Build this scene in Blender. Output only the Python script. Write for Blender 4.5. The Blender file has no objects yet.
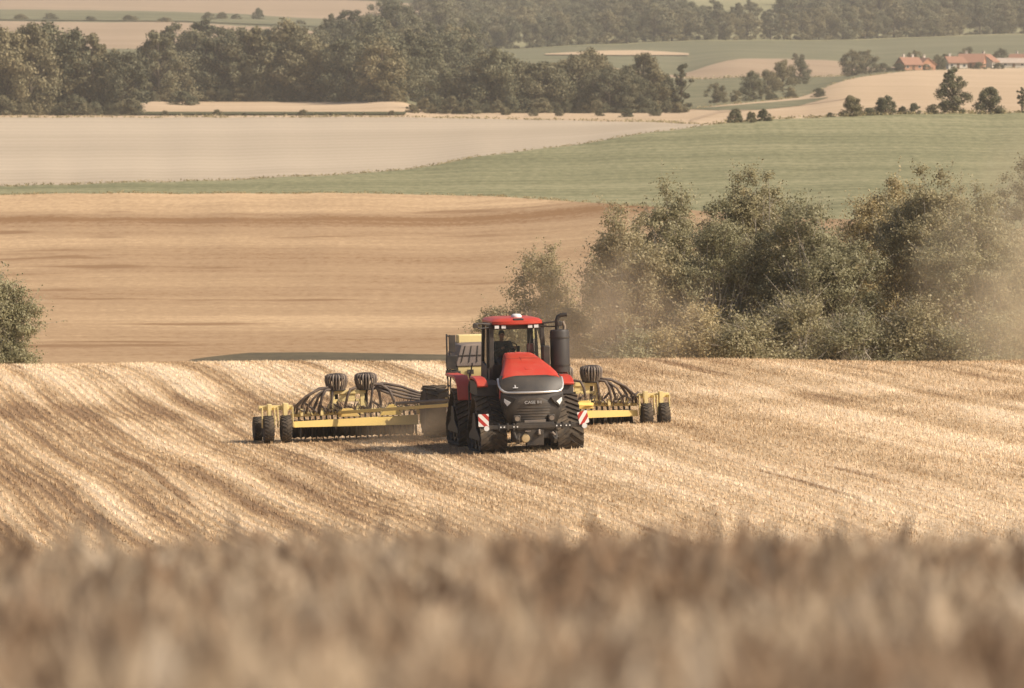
import bpy, bmesh, math, random
import numpy as np
from mathutils import Vector, Matrix

random.seed(7)
rng = np.random.default_rng(7)
R = math.radians
scene = bpy.context.scene
COL = scene.collection

# ------------------------------------------------------------------ camera
FOC, SENS, W, Hh = 200.0, 36.0, 1024, 688
F = W * FOC / SENS
CAMZ = 10.0
PITCH = math.atan(240.0 / F)
CP, SP = math.cos(PITCH), math.sin(PITCH)


def P(px, py, Y):
    """world point at distance Y seen in direction (px, py) from the photographer's stand"""
    t = Y / (CP + (344 - py) / F * SP)
    return Vector((t * (px - 512) / F, Y, CAMZ + t * (-SP + (344 - py) / F * CP)))


cam = bpy.data.cameras.new("camera")
cam.lens = FOC
cam.sensor_width = SENS
cam.clip_start = 0.1
cam.clip_end = 20000
camo = bpy.data.objects.new("camera", cam)
COL.objects.link(camo)
camo.location = (0, 0, CAMZ)
camo.rotation_euler = (math.pi / 2 - PITCH, 0, 0)
cam.dof.use_dof = True
cam.dof.focus_distance = 166
cam.dof.aperture_fstop = 3.8
scene.camera = camo

# ------------------------------------------------------------------ light
SUN_EL, SUN_AZ = 41.0, 112.0            # azimuth clockwise from +Y
world = bpy.data.worlds.new("World")
scene.world = world
world.use_nodes = True
wn = world.node_tree.nodes
sky = wn.new("ShaderNodeTexSky")
sky.sky_type = 'NISHITA'
sky.sun_disc = False
sky.sun_elevation = R(SUN_EL)
sky.sun_rotation = R(SUN_AZ)
sky.dust_density = 4.0
sky.air_density = 0.8
world.node_tree.links.new(sky.outputs[0], wn["Background"].inputs[0])
wn["Background"].inputs[1].default_value = 0.10

sun = bpy.data.lights.new("sun", 'SUN')
sun.energy = 4.4
sun.angle = R(0.5)
sun.color = (1.0, 0.88, 0.72)
suno = bpy.data.objects.new("sun", sun)
COL.objects.link(suno)
tosun = Vector((math.cos(R(SUN_EL)) * math.sin(R(SUN_AZ)), math.cos(R(SUN_EL)) * math.cos(R(SUN_AZ)), math.sin(R(SUN_EL))))
suno.rotation_euler = tosun.to_track_quat('Z', 'Y').to_euler()
suno.location = (60, 100, 80)

scene.view_settings.view_transform = 'Standard'
scene.view_settings.look = 'None'
scene.view_settings.gamma = 1
scene.view_settings.exposure = 0.30
scene.cycles.use_denoising = True
scene.cycles.max_bounces = 6
scene.cycles.volume_bounces = 1
scene.cycles.transparent_max_bounces = 12


# ------------------------------------------------------------------ material helpers
class NT:
    def __init__(self, name):
        self.m = bpy.data.materials.new(name)
        self.m.use_nodes = True
        self.t = self.m.node_tree
        self.n = self.t.nodes
        self.b = self.n["Principled BSDF"]
        self.out = self.n["Material Output"]

    def new(self, typ, **kw):
        n = self.n.new(typ)
        for k, v in kw.items():
            if k.startswith('i_'):
                key = k[2:]
                key = int(key) if key.isdigit() else key
                n.inputs[key].default_value = v
            else:
                setattr(n, k, v)
        return n

    def link(self, a, b):
        self.t.links.new(a, b)

    def math(self, op, a, b=None, c=None, clamp=False):
        n = self.new("ShaderNodeMath", operation=op, use_clamp=clamp)
        for i, v in enumerate((a, b, c)):
            if v is None:
                continue
            if isinstance(v, (int, float)):
                n.inputs[i].default_value = v
            else:
                self.link(v, n.inputs[i])
        return n.outputs[0]

    def mix(self, fac, a, b, blend='MIX'):
        n = self.new("ShaderNodeMix", data_type='RGBA', blend_type=blend)
        for i, v in ((0, fac), (6, a), (7, b)):
            if isinstance(v, (int, float)):
                n.inputs[i].default_value = v
            elif isinstance(v, tuple):
                n.inputs[i].default_value = v if len(v) == 4 else (*v, 1)
            else:
                self.link(v, n.inputs[i])
        return n.outputs[2]

    def mapped(self, scale=(1, 1, 1), rot=(0, 0, 0), loc=(0, 0, 0), coord='world'):
        if coord == 'world':
            src = self.new("ShaderNodeNewGeometry").outputs["Position"]
        else:
            src = self.new("ShaderNodeTexCoord").outputs["Object"]
        mp = self.new("ShaderNodeMapping")
        mp.inputs["Scale"].default_value = scale
        mp.inputs["Rotation"].default_value = rot
        mp.inputs["Location"].default_value = loc
        self.link(src, mp.inputs["Vector"])
        return mp.outputs[0]

    def noise(self, vec, scale=1.0, detail=4, rough=0.55, dist=0.0):
        n = self.new("ShaderNodeTexNoise")
        n.inputs["Scale"].default_value = scale
        n.inputs["Detail"].default_value = detail
        n.inputs["Roughness"].default_value = rough
        n.inputs["Distortion"].default_value = dist
        if vec is not None:
            self.link(vec, n.inputs["Vector"])
        return n.outputs["Fac"]

    def ramp(self, fac, stops):
        n = self.new("ShaderNodeValToRGB")
        e = n.color_ramp.elements
        while len(e) > 1:
            e.remove(e[-1])
        for i, (p, c) in enumerate(stops):
            el = e[0] if i == 0 else e.new(p)
            el.position = p
            if isinstance(c, (int, float)):
                c = (c, c, c)
            el.color = (*c, 1)
        self.link(fac, n.inputs[0])
        return n.outputs[0]

    def base(self, sock):
        if isinstance(sock, tuple):
            self.b.inputs["Base Color"].default_value = (*sock, 1)
        else:
            self.link(sock, self.b.inputs["Base Color"])

    def bump(self, h, strength=0.3, dist=0.02):
        n = self.new("ShaderNodeBump")
        n.inputs["Strength"].default_value = strength
        n.inputs["Distance"].default_value = dist
        self.link(h, n.inputs["Height"])
        self.link(n.outputs[0], self.b.inputs["Normal"])

    def rough(self, v, spec=None):
        self.b.inputs["Roughness"].default_value = v
        if spec is not None:
            self.b.inputs["Specular IOR Level"].default_value = spec


DUST = (0.40, 0.29, 0.18)


def paint(name, col, rough=0.4, metal=0.0, dust=0.25, scale=3.0, var=0.25, coat=0.0):
    m = NT(name)
    v = m.mapped(coord='object')
    n1 = m.noise(v, scale, 6, 0.6)
    n2 = m.noise(v, scale * 6, 4, 0.6)
    c = m.mix(m.math('MULTIPLY', n2, var * 2, clamp=True), tuple(min(1, x * (1 + var * .4)) for x in col), tuple(x * (1 - var) for x in col))
    d = m.math('MULTIPLY', m.ramp(n1, [(0.35, 0.15), (0.7, 1.0)]), dust)
    m.base(m.mix(d, c, DUST))
    m.b.inputs["Roughness"].default_value = rough
    m.link(m.math('ADD', m.math('MULTIPLY', d, 0.8), rough, clamp=True), m.b.inputs["Roughness"])
    m.b.inputs["Metallic"].default_value = metal
    if coat:
        m.b.inputs["Coat Weight"].default_value = coat
    return m.m


def plain(name, col, rough=0.8, var=0.25, scale=2.0, spec=0.2):
    m = NT(name)
    v = m.mapped(coord='object')
    n = m.noise(v, scale, 5, 0.6)
    m.base(m.mix(n, tuple(x * (1 - var) for x in col), tuple(min(1, x * (1 + var)) for x in col)))
    m.rough(rough, spec)
    return m.m


def foliage(name, cols, rough=0.6, trans=0.3, spec=0.3, big=0.0):
    """per leaf tone attribute picks between the given leaf colours"""
    m = NT(name)
    a = m.new("ShaderNodeAttribute", attribute_name="tone")
    oi = m.new("ShaderNodeObjectInfo")
    k = len(cols)
    c = m.ramp(a.outputs["Fac"], [((i + .5) / k, cc) for i, cc in enumerate(cols)])
    tint = m.ramp(oi.outputs["Random"], [(0.0, (0.66, 0.70, 0.66)), (0.35, (0.95, 1.0, 0.92)), (0.7, (1.1, 1.05, 0.95)), (1.0, (1.38, 1.25, 1.05))])
    c = m.mix(0.85, c, tint, 'MULTIPLY')
    m.base(c)
    m.rough(rough, spec)
    if trans:
        tr = m.new("ShaderNodeBsdfTranslucent")
        m.link(c, tr.inputs[0])
        mx = m.new("ShaderNodeMixShader")
        mx.inputs[0].default_value = trans
        m.link(m.b.outputs[0], mx.inputs[1])
        m.link(tr.outputs[0], mx.inputs[2])
        m.link(mx.outputs[0], m.out.inputs[0])
    return m.m


# ------------------------------------------------------------------ object helpers
def tag(o, label=None, cat=None, group=None, kind=None):
    if label:
        o["label"] = label
    if cat:
        o["category"] = cat
    if group:
        o["group"] = group
    if kind:
        o["kind"] = kind
    return o


def empty(name, loc=(0, 0, 0), rz=0.0, label=None, cat=None, group=None):
    o = bpy.data.objects.new(name, None)
    o.empty_display_size = 0.3
    COL.objects.link(o)
    o.location = loc
    o.rotation_euler = (0, 0, rz)
    return tag(o, label, cat, group)


def np_mesh(name, verts, faces, mat, tone=None, smooth=False, parent=None):
    verts = np.asarray(verts, np.float32)
    faces = np.asarray(faces, np.int32)
    me = bpy.data.meshes.new(name)
    k = faces.shape[1]
    me.vertices.add(len(verts))
    me.vertices.foreach_set("co", verts.ravel())
    me.loops.add(faces.size)
    me.loops.foreach_set("vertex_index", faces.ravel())
    me.polygons.add(len(faces))
    me.polygons.foreach_set("loop_start", np.arange(0, faces.size, k, dtype=np.int32))
    me.polygons.foreach_set("loop_total", np.full(len(faces), k, np.int32))
    if smooth:
        me.polygons.foreach_set("use_smooth", np.ones(len(faces), bool))
    me.update(calc_edges=True)
    if tone is not None:
        at = me.attributes.new("tone", 'FLOAT', 'FACE')
        at.data.foreach_set("value", np.asarray(tone, np.float32))
    me.materials.append(mat)
    o = bpy.data.objects.new(name, me)
    COL.objects.link(o)
    if parent is not None:
        o.parent = parent
    return o


class MB:
    """collects solids, then links them as ONE mesh object"""

    def __init__(self):
        self.v, self.f, self.mi = [], [], []
        self.cur = 0

    def add(self, vs, fs):
        b = len(self.v)
        self.v += [tuple(x) for x in vs]
        self.f += [tuple(b + i for i in f) for f in fs]
        self.mi += [self.cur] * len(fs)
        return self

    def box(self, c, s, rot=None):
        hx, hy, hz = s[0] / 2, s[1] / 2, s[2] / 2
        vs = [Vector((sx * hx, sy * hy, sz * hz)) for sx in (-1, 1) for sy in (-1, 1) for sz in (-1, 1)]
        if rot is not None:
            M = Matrix.Rotation(rot[2], 3, 'Z') @ Matrix.Rotation(rot[1], 3, 'Y') @ Matrix.Rotation(rot[0], 3, 'X')
            vs = [M @ v for v in vs]
        vs = [v + Vector(c) for v in vs]
        return self.add(vs, [(0, 1, 3, 2), (4, 6, 7, 5), (0, 4, 5, 1), (2, 3, 7, 6), (0, 2, 6, 4), (1, 5, 7, 3)])

    def ring_solid(self, rings, caps=True, closed=True):
        n = len(rings[0])
        vs = [p for r in rings for p in r]
        fs = []
        for i in range(len(rings) - 1):
            for j in range(n if closed else n - 1):
                a, b = i * n + j, i * n + (j + 1) % n
                fs.append((a, b, b + n, a + n))
        if caps:
            fs.append(tuple(range(n - 1, -1, -1)))
            fs.append(tuple(range((len(rings) - 1) * n, len(rings) * n)))
        return self.add(vs, fs)

    def tube(self, pts, r, n=8, caps=True):
        pts = [Vector(p) for p in pts]
        rs = r if isinstance(r, (list, tuple)) else [r] * len(pts)
        rings = []
        prev = None
        for i, p in enumerate(pts):
            d = (pts[min(i + 1, len(pts) - 1)] - pts[max(i - 1, 0)])
            if d.length < 1e-9:
                d = Vector((0, 0, 1))
            d.normalize()
            if prev is None:
                a = Vector((0, 0, 1)) if abs(d.z) < 0.9 else Vector((1, 0, 0))
                u = d.cross(a).normalized()
            else:
                u = (prev - d * prev.dot(d)).normalized()
            prev = u
            w = d.cross(u)
            rings.append([p + (u * math.cos(2 * math.pi * k / n) + w * math.sin(2 * math.pi * k / n)) * rs[i] for k in range(n)])
        return self.ring_solid(rings, caps)

    def cyl(self, a, b, r, n=20, r2=None):
        return self.tube([a, b], [r, r if r2 is None else r2], n)

    def bar(self, a, b, w, h):
        """rectangular bar from a to b"""
        a, b = Vector(a), Vector(b)
        d = (b - a).normalized()
        up = Vector((0, 0, 1)) if abs(d.z) < 0.95 else Vector((0, 1, 0))
        s = d.cross(up).normalized()
        t = s.cross(d)
        ring = lambda p: [p + s * w / 2 + t * h / 2, p - s * w / 2 + t * h / 2, p - s * w / 2 - t * h / 2, p + s * w / 2 - t * h / 2]
        return self.ring_solid([ring(a), ring(b)])

    def lathe(self, prof, c=(0, 0, 0), axis='Z', n=24):
        c = Vector(c)
        rings = []
        for r, h in prof:
            ring = []
            for k in range(n):
                a = 2 * math.pi * k / n
                x, y = r * math.cos(a), r * math.sin(a)
                ring.append(c + (Vector((x, y, h)) if axis == 'Z' else Vector((h, x, y)) if axis == 'X' else Vector((x, h, y))))
            rings.append(ring)
        return self.ring_solid(rings)

    def prism(self, poly, axis, a, b):
        """2D polygon pushed along an axis: poly (y,z) for X, (x,z) for Y, (x,y) for Z"""
        def mk(p, h):
            return Vector((h, p[0], p[1])) if axis == 'X' else Vector((p[0], h, p[1])) if axis == 'Y' else Vector((p[0], p[1], h))
        return self.ring_solid([[mk(p, a) for p in poly], [mk(p, b) for p in poly]])

    def build(self, name, mat, parent=None, bevel=0.0, smooth=35):
        me = bpy.data.meshes.new(name)
        me.from_pydata(self.v, [], self.f)
        mats = mat if isinstance(mat, (list, tuple)) else [mat]
        for m in mats:
            me.materials.append(m)
        if len(mats) > 1:
            me.polygons.foreach_set("material_index", np.array(self.mi, np.int32))
        bm = bmesh.new()
        bm.from_mesh(me)
        bmesh.ops.recalc_face_normals(bm, faces=bm.faces)
        bm.to_mesh(me)
        bm.free()
        if smooth:
            me.polygons.foreach_set("use_smooth", np.ones(len(me.polygons), bool))
            me.set_sharp_from_angle(angle=R(smooth))
        me.update()
        o = bpy.data.objects.new(name, me)
        COL.objects.link(o)
        if parent is not None:
            o.parent = parent
        if bevel:
            md = o.modifiers.new("bevel", 'BEVEL')
            md.width = bevel
            md.segments = 2
            md.limit_method = 'ANGLE'
            md.angle_limit = R(40)
        return o


def children(o):
    return [c for c in bpy.data.objects if c.parent == o]


def smooth1(a, k):
    if k < 1:
        return a
    g = np.exp(-0.5 * (np.arange(-3 * k, 3 * k + 1) / k) ** 2)
    g /= g.sum()
    return np.convolve(np.pad(a, 3 * k, mode='edge'), g, 'valid')


# ------------------------------------------------------------------ terrain: near field
TH = R(9.5)                                           # driving direction of the tractor
_d = np.arange(0, 330.0, 0.5)
_kn = [(0, 8.95), (6, 8.58), (12, 8.19), (17, 7.95), (20, 7.75), (25, 6.9), (30, 5.95), (40, 4.6), (60, 2.6), (80, 1.1), (100, 0.25), (115, 0.0), (165, -0.02), (176, -0.10),
       (195, 0.03), (208, 0.16), (215, 0.20), (221, 0.05), (228, -0.6), (242, -3.2), (262, -5.2), (290, -6.0), (330, -5.75)]
_zprof = smooth1(np.interp(_d, [k[0] for k in _kn], [k[1] for k in _kn]), 5)


def zn(x, y):
    z = np.interp(y, _d, _zprof)
    w = np.clip((y - 70) / 40, 0, 1) * np.clip((300 - y) / 50, 0, 1)
    z = z + w * (0.36 - 0.30 * np.clip((y - 180) / 28, 0, 1)) * np.tanh((x + 1.0) / 9.0)
    z = z + w * (0.05 * np.sin(x * 0.35 + y * 0.11) + 0.04 * np.sin(y * 0.23 - x * 0.21 + 1.3))
    return z


us = np.linspace(-0.24, 0.24, 260)
ds = np.concatenate([np.arange(0, 40, 1.0), np.arange(40, 125, 2.5), np.arange(125, 236, 0.6), np.arange(236, 320.1, 3.0), [320.0]])
ds[0] = -12
DD, UU = np.meshgrid(ds, us, indexing='ij')
XX = UU * (np.maximum(DD, 0) + 40 * np.clip(1 - DD / 320, 0, 1))
ZZ = zn(XX, np.maximum(DD, 0))
nr, nc = DD.shape


def grid_faces(nr, nc):
    i = np.arange(nr - 1)[:, None] * nc + np.arange(nc - 1)[None, :]
    return np.stack([i, i + 1, i + nc + 1, i + nc], -1).reshape(-1, 4)


PALE, MIDS, BROWN, SOIL = (0.69, 0.52, 0.335), (0.52, 0.355, 0.20), (0.33, 0.195, 0.10), (0.21, 0.13, 0.075)


def row_shift(y):
    """the rows follow the driving direction"""
    q = y - 140
    return 0.165 * q


def field_colour(m, blades=False):
    """straw swaths, tilled strips and drill rows, all running along the driving direction"""
    pos = m.new("ShaderNodeNewGeometry").outputs["Position"]
    sep = m.new("ShaderNodeSeparateXYZ")
    m.link(pos, sep.inputs[0])
    q = m.math('SUBTRACT', sep.outputs[1], 140.0)
    sx = m.math('ADD', sep.outputs[0], m.math('MULTIPLY', q, 0.165))
    sy = sep.outputs[1]
    cb = m.new("ShaderNodeCombineXYZ")
    m.link(sx, cb.inputs[0])
    m.link(sy, cb.inputs[1])

    def mp(scale, loc=(0, 0, 0)):
        n = m.new("ShaderNodeMapping")
        n.inputs["Scale"].default_value = scale
        n.inputs["Location"].default_value = loc
        m.link(cb.outputs[0], n.inputs["Vector"])
        return n.outputs[0]
    left = m.math('MULTIPLY', m.math('SUBTRACT', 4.0, sep.outputs[0]), 0.12, clamp=True)
    jit = m.math('MULTIPLY', m.math('SUBTRACT', m.noise(mp((0.5, 0.25, 0)), 1, 3), 0.5), 0.35)
    row = m.math('ADD', m.math('MULTIPLY', m.math('SINE', m.math('MULTIPLY', m.math('ADD', sx, jit), 2 * math.pi / 0.32)), 0.5), 0.5)
    rowamt = m.ramp(m.noise(mp((0.35, 0.03, 0), (9, 4, 0)), 1, 3, 0.6), [(0.30, 0.25), (0.62, 1.0)])
    swath = m.noise(mp((0.70, 0.015, 0), (2.3, 0, 0)), 1.0, 2, 0.55)
    fine = m.noise(mp((9, 3.0, 0)), 1.0, 4, 0.8)
    clod = m.noise(mp((2.6, 1.0, 0), (7, 7, 0)), 1.0, 4, 0.7)
    patch = m.noise(mp((0.55, 0.16, 0), (3, 11, 0)), 1.0, 4, 0.6)
    ruts = m.noise(mp((0.9, 0.022, 0), (13, 21, 0)), 1.0, 3, 0.5)
    v = m.math('MULTIPLY', m.math('SUBTRACT', swath, 0.5), m.math('ADD', m.math('MULTIPLY', left, 1.5), 1.5))
    v = m.math('ADD', v, m.math('MULTIPLY', m.math('MULTIPLY', m.math('SUBTRACT', row, 0.5), m.math('MULTIPLY', m.math('MULTIPLY', rowamt, m.math('ADD', m.math('MULTIPLY', left, 0.55), 0.35)), m.math('MULTIPLY', m.math('SUBTRACT', sy, 120.0), 0.08, clamp=True))), 0.34))
    v = m.math('ADD', v, m.math('MULTIPLY', m.math('SUBTRACT', fine, 0.5), 0.55))
    v = m.math('ADD', v, m.math('MULTIPLY', m.math('SUBTRACT', clod, 0.5), 0.45))
    v = m.math('ADD', v, m.math('MULTIPLY', m.math('SUBTRACT', patch, 0.5), 0.65))
    v = m.math('SUBTRACT', v, m.math('MULTIPLY', left, 0.12))
    # a tilled headland strip lies across the field behind the drill
    wy = m.math('ADD', sy, m.math('MULTIPLY', m.math('SUBTRACT', swath, 0.5), 7))
    hd = m.math('SUBTRACT', 1.0, m.math('ABSOLUTE', m.math('DIVIDE', m.math('SUBTRACT', wy, 189.0), 5.5)), clamp=True)
    v = m.math('SUBTRACT', v, m.math('MULTIPLY', m.math('POWER', hd, 0.6), 0.30))
    far = m.math('MULTIPLY', m.math('SUBTRACT', wy, 195.0), 0.14, clamp=True)
    v = m.math('ADD', v, m.math('MULTIPLY', far, m.math('SUBTRACT', m.math('MULTIPLY', left, 0.52), 0.22)))
    right = m.math('MULTIPLY', m.math('SUBTRACT', sep.outputs[0], 2.0), 0.14, clamp=True)
    v = m.math('ADD', v, m.math('MULTIPLY', right, 0.16))
    c = m.ramp(m.math('ADD', v, 0.565), [(0.10, (0.30, 0.195, 0.110)), (0.32, (0.455, 0.315, 0.180)), (0.52, (0.58, 0.43, 0.265)), (0.70, PALE), (0.98, (0.80, 0.645, 0.45))])
    c = m.mix(m.ramp(ruts, [(0.30, 0.75), (0.335, 0.0)]), c, (0.25, 0.15, 0.078))
    return c, v


mnf = NT("stubble_ground")
c, v = field_colour(mnf)
mnf.base(mnf.mix(0.14, c, SOIL))
mnf.rough(0.95, 0.1)
mnf.bump(v, 0.7, 0.16)
nf = np_mesh("stubble_field", np.stack([XX, DD, ZZ], -1).reshape(-1, 3), grid_faces(nr, nc), mnf.m, smooth=True)
tag(nf, kind="structure")

# ---- standing and lying straw
mst = NT("straw")
c, v = field_colour(mst, True)
at = mst.new("ShaderNodeAttribute", attribute_name="tone")
c = mst.mix(1.0, c, mst.ramp(at.outputs["Fac"], [(0, (0.66, 0.61, 0.55)), (0.5, (1.0, 0.98, 0.95)), (1, (1.24, 1.22, 1.18))]), 'MULTIPLY')
mst.base(c)
mst.rough(0.6, 0.25)
N = 420000
dd = 124 + (222 - 124) * rng.random(N) ** 0.9
uu = (rng.random(N) - 0.5) * 0.25
x0 = uu * dd
# rows 0.18 m apart
s_ = x0 + row_shift(dd)
s_ = (np.round(s_ / 0.32 - 0.25) + 0.25) * 0.32 + rng.normal(0, 0.05, N)
x0 = s_ - row_shift(dd)
z0 = zn(x0, dd)
hgt = 0.03 + 0.09 * rng.random(N)
lie = rng.random(N) < 0.5
az = rng.random(N) * 2 * math.pi
ln = np.where(lie, 0.12 + 0.2 * rng.random(N), 0.02 + 0.05 * rng.random(N))
tip = np.stack([x0 + np.cos(az) * ln, dd + np.sin(az) * ln, z0 + np.where(lie, 0.02 + 0.05 * rng.random(N), hgt)], -1)
wv = np.where(lie, 0.008, 0.0095) + 0.006 * rng.random(N)
pa = az + math.pi / 2
b1 = np.stack([x0 + np.cos(pa) * wv, dd + np.sin(pa) * wv, z0 - 0.01], -1)
b2 = np.stack([x0 - np.cos(pa) * wv, dd - np.sin(pa) * wv, z0 - 0.01], -1)
vv = np.stack([b1, b2, tip], 1).reshape(-1, 3)
st = np_mesh("stubble", vv, np.arange(3 * N).reshape(-1, 3), mst.m, tone=rng.random(N))
tag(st, "pale cut straw stubble standing in rows over the near field", "stubble", kind="stuff")

# ------------------------------------------------------------------ terrain: far fields
PX = np.arange(-700, 1726, 12.0)


def curve(ys, dists, k=2):
    y = smooth1(np.interp(PX, [a for a, b in ys], [b for a, b in ys]), k)
    d = smooth1(np.interp(PX, [a for a, b in dists], [b for a, b in dists]), 4)
    return y, d


CV = [
    curve([(0, 382)], [(0, 320)]),
    curve([(-700, 197), (0, 194), (350, 193), (480, 196), (620, 204), (750, 214), (1024, 230), (1700, 240)], [(0, 640), (480, 640), (620, 600), (1024, 480), (1700, 450)]),
    curve([(-700, 192), (0, 186), (200, 181), (390, 172), (440, 164), (480, 156), (600, 141), (690, 127), (720, 122.5), (850, 115.5), (1024, 112.5), (1700, 115)],
          [(0, 690), (390, 740), (480, 800), (720, 900), (1024, 950)]),
    curve([(-700, 118), (0, 117.5), (400, 117), (560, 120), (650, 122.2), (700, 123.5), (715, 125), (740, 125), (850, 121), (1024, 118), (1700, 120)],
          [(600, 1250), (700, 1080), (750, 1060), (1024, 1080)], 1),
    curve([(-700, 112), (0, 112), (120, 112), (140, 102), (400, 98), (420, 110), (560, 113), (680, 111), (700, 108), (720, 105), (760, 102), (800, 98), (820, 90), (835, 83),
           (860, 76), (900, 71.5), (1024, 67.5), (1700, 66)], [(120, 1330), (150, 1450), (400, 1450), (420, 1330), (680, 1330), (720, 1400), (800, 1500), (860, 1850), (1024, 2000)], 1),
    curve([(-700, 50), (0, 47), (200, 50), (300, 38), (370, 39), (400, 48), (450, 60), (600, 66), (685, 79), (850, 77), (865, 72), (900, 68), (1024, 65), (1700, 64)],
          [(300, 2100), (450, 2000), (685, 1800), (850, 1950), (900, 2050), (1024, 2100)], 1),
    curve([(-700, 20), (0, 21), (200, 23), (290, 28), (365, 38), (400, 47.5), (450, 59.5), (600, 65.5), (680, 77), (700, 68), (735, 58), (850, 61), (865, 70), (900, 66), (1024, 63),
           (1700, 62)], [(300, 2600), (450, 2080), (685, 1900), (735, 2250), (850, 2200), (1024, 2180)], 1),
    curve([(-700, 10), (0, 9), (150, 11), (250, 14), (360, 23), (400, 34), (450, 50), (520, 49), (600, 45), (690, 41), (850, 40), (1024, 34), (1700, 30)],
          [(300, 2900), (450, 2500), (1024, 2700)], 1),
    curve([(-700, 0), (0, 0), (360, 0), (445, 6), (600, 8), (690, -2), (1024, -2), (1700, -6)], [(0, 3300)], 2),
    curve([(-700, -38)], [(0, 4200)]),
    curve([(-700, -44)], [(0, 5000)]),
]


_jr = np.random.default_rng(12)
for _k, _amp in ((1, .7), (2, .8), (3, .5), (4, .7), (5, .6), (6, .5), (7, .5)):
    CV[_k] = (CV[_k][0] + _amp * smooth1(_jr.normal(size=len(PX)), 1), CV[_k][1])


def cget(k, px):
    return float(np.interp(px, PX, CV[k][0])), float(np.interp(px, PX, CV[k][1]))


def place(px, py):
    """the point of the far terrain seen at (px, py)"""
    for k in range(len(CV) - 1):
        y0, d0 = cget(k, px)
        y1, d1 = cget(k + 1, px)
        if y0 >= py >= y1 and y0 - y1 > 0.05:
            t = (y0 - py) / (y0 - y1)
            return P(px, py, d0 + (d1 - d0) * t)
    y, d = cget(len(CV) - 1, px)
    return P(px, y, d)


def Pv(px, py, Y):
    t = Y / (CP + (344 - py) / F * SP)
    return np.stack([t * (px - 512) / F, Y + 0 * px, CAMZ + t * (-SP + (344 - py) / F * CP)], -1)


def band(name, k, mat, rows, lo=None, hi=None):
    sel = np.ones(len(PX), bool)
    if lo is not None:
        sel &= PX >= lo
    if hi is not None:
        sel &= PX <= hi
    px = PX[sel]
    out = []
    for t in np.linspace(0, 1, rows + 1):
        y = CV[k][0][sel] * (1 - t) + CV[k + 1][0][sel] * t
        d = CV[k][1][sel] * (1 - t) + CV[k + 1][1][sel] * t
        out.append(Pv(px, y, d))
    o = np_mesh(name, np.concatenate(out), grid_faces(rows + 1, len(px)), mat, smooth=True)
    return tag(o, kind="structure")


def fieldmat(name, cols, sx, sy, rot=0.0, streak=0.5, fine=0.5, loc=(0, 0, 0), lines=0.0, pitch=24.0, lrot=0.05):
    m = NT(name)
    r = (0, 0, rot)
    a = m.noise(m.mapped((sx, sy, 0), r, loc), 1, 5, 0.62)
    b = m.noise(m.mapped((sx * 3, sy * 12, 0), r, loc), 1, 4, 0.6)
    f = m.noise(m.mapped((0.9, 0.22, 0), r, loc), 1, 4, 0.8)
    v = m.math('ADD', a, m.math('MULTIPLY', m.math('SUBTRACT', b, 0.5), streak))
    v = m.math('ADD', v, m.math('MULTIPLY', m.math('SUBTRACT', f, 0.5), fine))
    if lines:
        sp = m.new("ShaderNodeSeparateXYZ")
        m.link(m.mapped((1, 1, 1), (0, 0, lrot)), sp.inputs[0])
        q = m.math('ADD', sp.outputs[1], m.math('MULTIPLY', a, 22.0))
        sn = m.math('SINE', m.math('MULTIPLY', q, 2 * math.pi / pitch))
        v = m.math('ADD', v, m.math('MULTIPLY', sn, lines))
        tl = m.math('FRACT', m.math('DIVIDE', q, pitch * 3))
        v = m.math('SUBTRACT', v, m.math('MULTIPLY', m.math('LESS_THAN', tl, 0.045), lines * 3))
    k = len(cols)
    m.base(m.ramp(v, [(0.25 + 0.5 * i / (k - 1), c) for i, c in enumerate(cols)]))
    m.rough(0.95, 0.05)
    return m.m


# brown tilled field with dark furrow streaks and a pale upper edge
mb = NT("brown_tilled")
yy = mb.new("ShaderNodeSeparateXYZ")
mb.link(mb.mapped(), yy.inputs[0])
a = mb.noise(mb.mapped((0.010, 0.022, 0), (0, 0, R(3))), 1, 4, 0.55)
b = mb.noise(mb.mapped((0.022, 0.16, 0), (0, 0, R(2)), (5, 3, 0)), 1, 5, 0.65)
f = mb.noise(mb.mapped((1.3, 0.55, 0)), 1, 5, 0.8)
rowb = mb.math('SINE', mb.math('MULTIPLY', mb.math('ADD', yy.outputs[1], mb.math('MULTIPLY', a, 40.0)), 2 * math.pi / 6.5))
k = mb.noise(mb.mapped((0.035, 0.075, 0), (0, 0, R(-3)), (51, 9, 0)), 1, 3, 0.5)
v = mb.math('ADD', mb.math('MULTIPLY', a, 0.95), mb.math('MULTIPLY', b, 0.50))
v = mb.math('SUBTRACT', v, 0.07)
v = mb.math('ADD', v, mb.math('MULTIPLY', rowb, 0.035))
v = mb.math('ADD', v, mb.math('MULTIPLY', mb.math('SUBTRACT', f, 0.5), 1.1))
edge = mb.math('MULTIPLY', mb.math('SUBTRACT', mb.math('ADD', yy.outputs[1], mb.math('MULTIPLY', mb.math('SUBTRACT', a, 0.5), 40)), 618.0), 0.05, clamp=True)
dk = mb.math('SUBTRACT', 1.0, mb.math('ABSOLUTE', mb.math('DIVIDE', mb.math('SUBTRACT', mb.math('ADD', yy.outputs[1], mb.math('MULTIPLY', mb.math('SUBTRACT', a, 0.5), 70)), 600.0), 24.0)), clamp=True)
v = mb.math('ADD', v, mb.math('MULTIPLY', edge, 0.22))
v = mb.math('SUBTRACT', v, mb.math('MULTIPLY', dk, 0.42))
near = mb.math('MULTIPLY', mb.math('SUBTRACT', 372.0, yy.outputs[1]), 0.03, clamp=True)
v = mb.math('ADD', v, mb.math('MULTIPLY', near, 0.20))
c = mb.ramp(v, [(0.34, (0.24, 0.138, 0.066)), (0.52, (0.330, 0.218, 0.124)), (0.72, (0.395, 0.270, 0.156)), (0.98, (0.54, 0.38, 0.225))])
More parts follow.
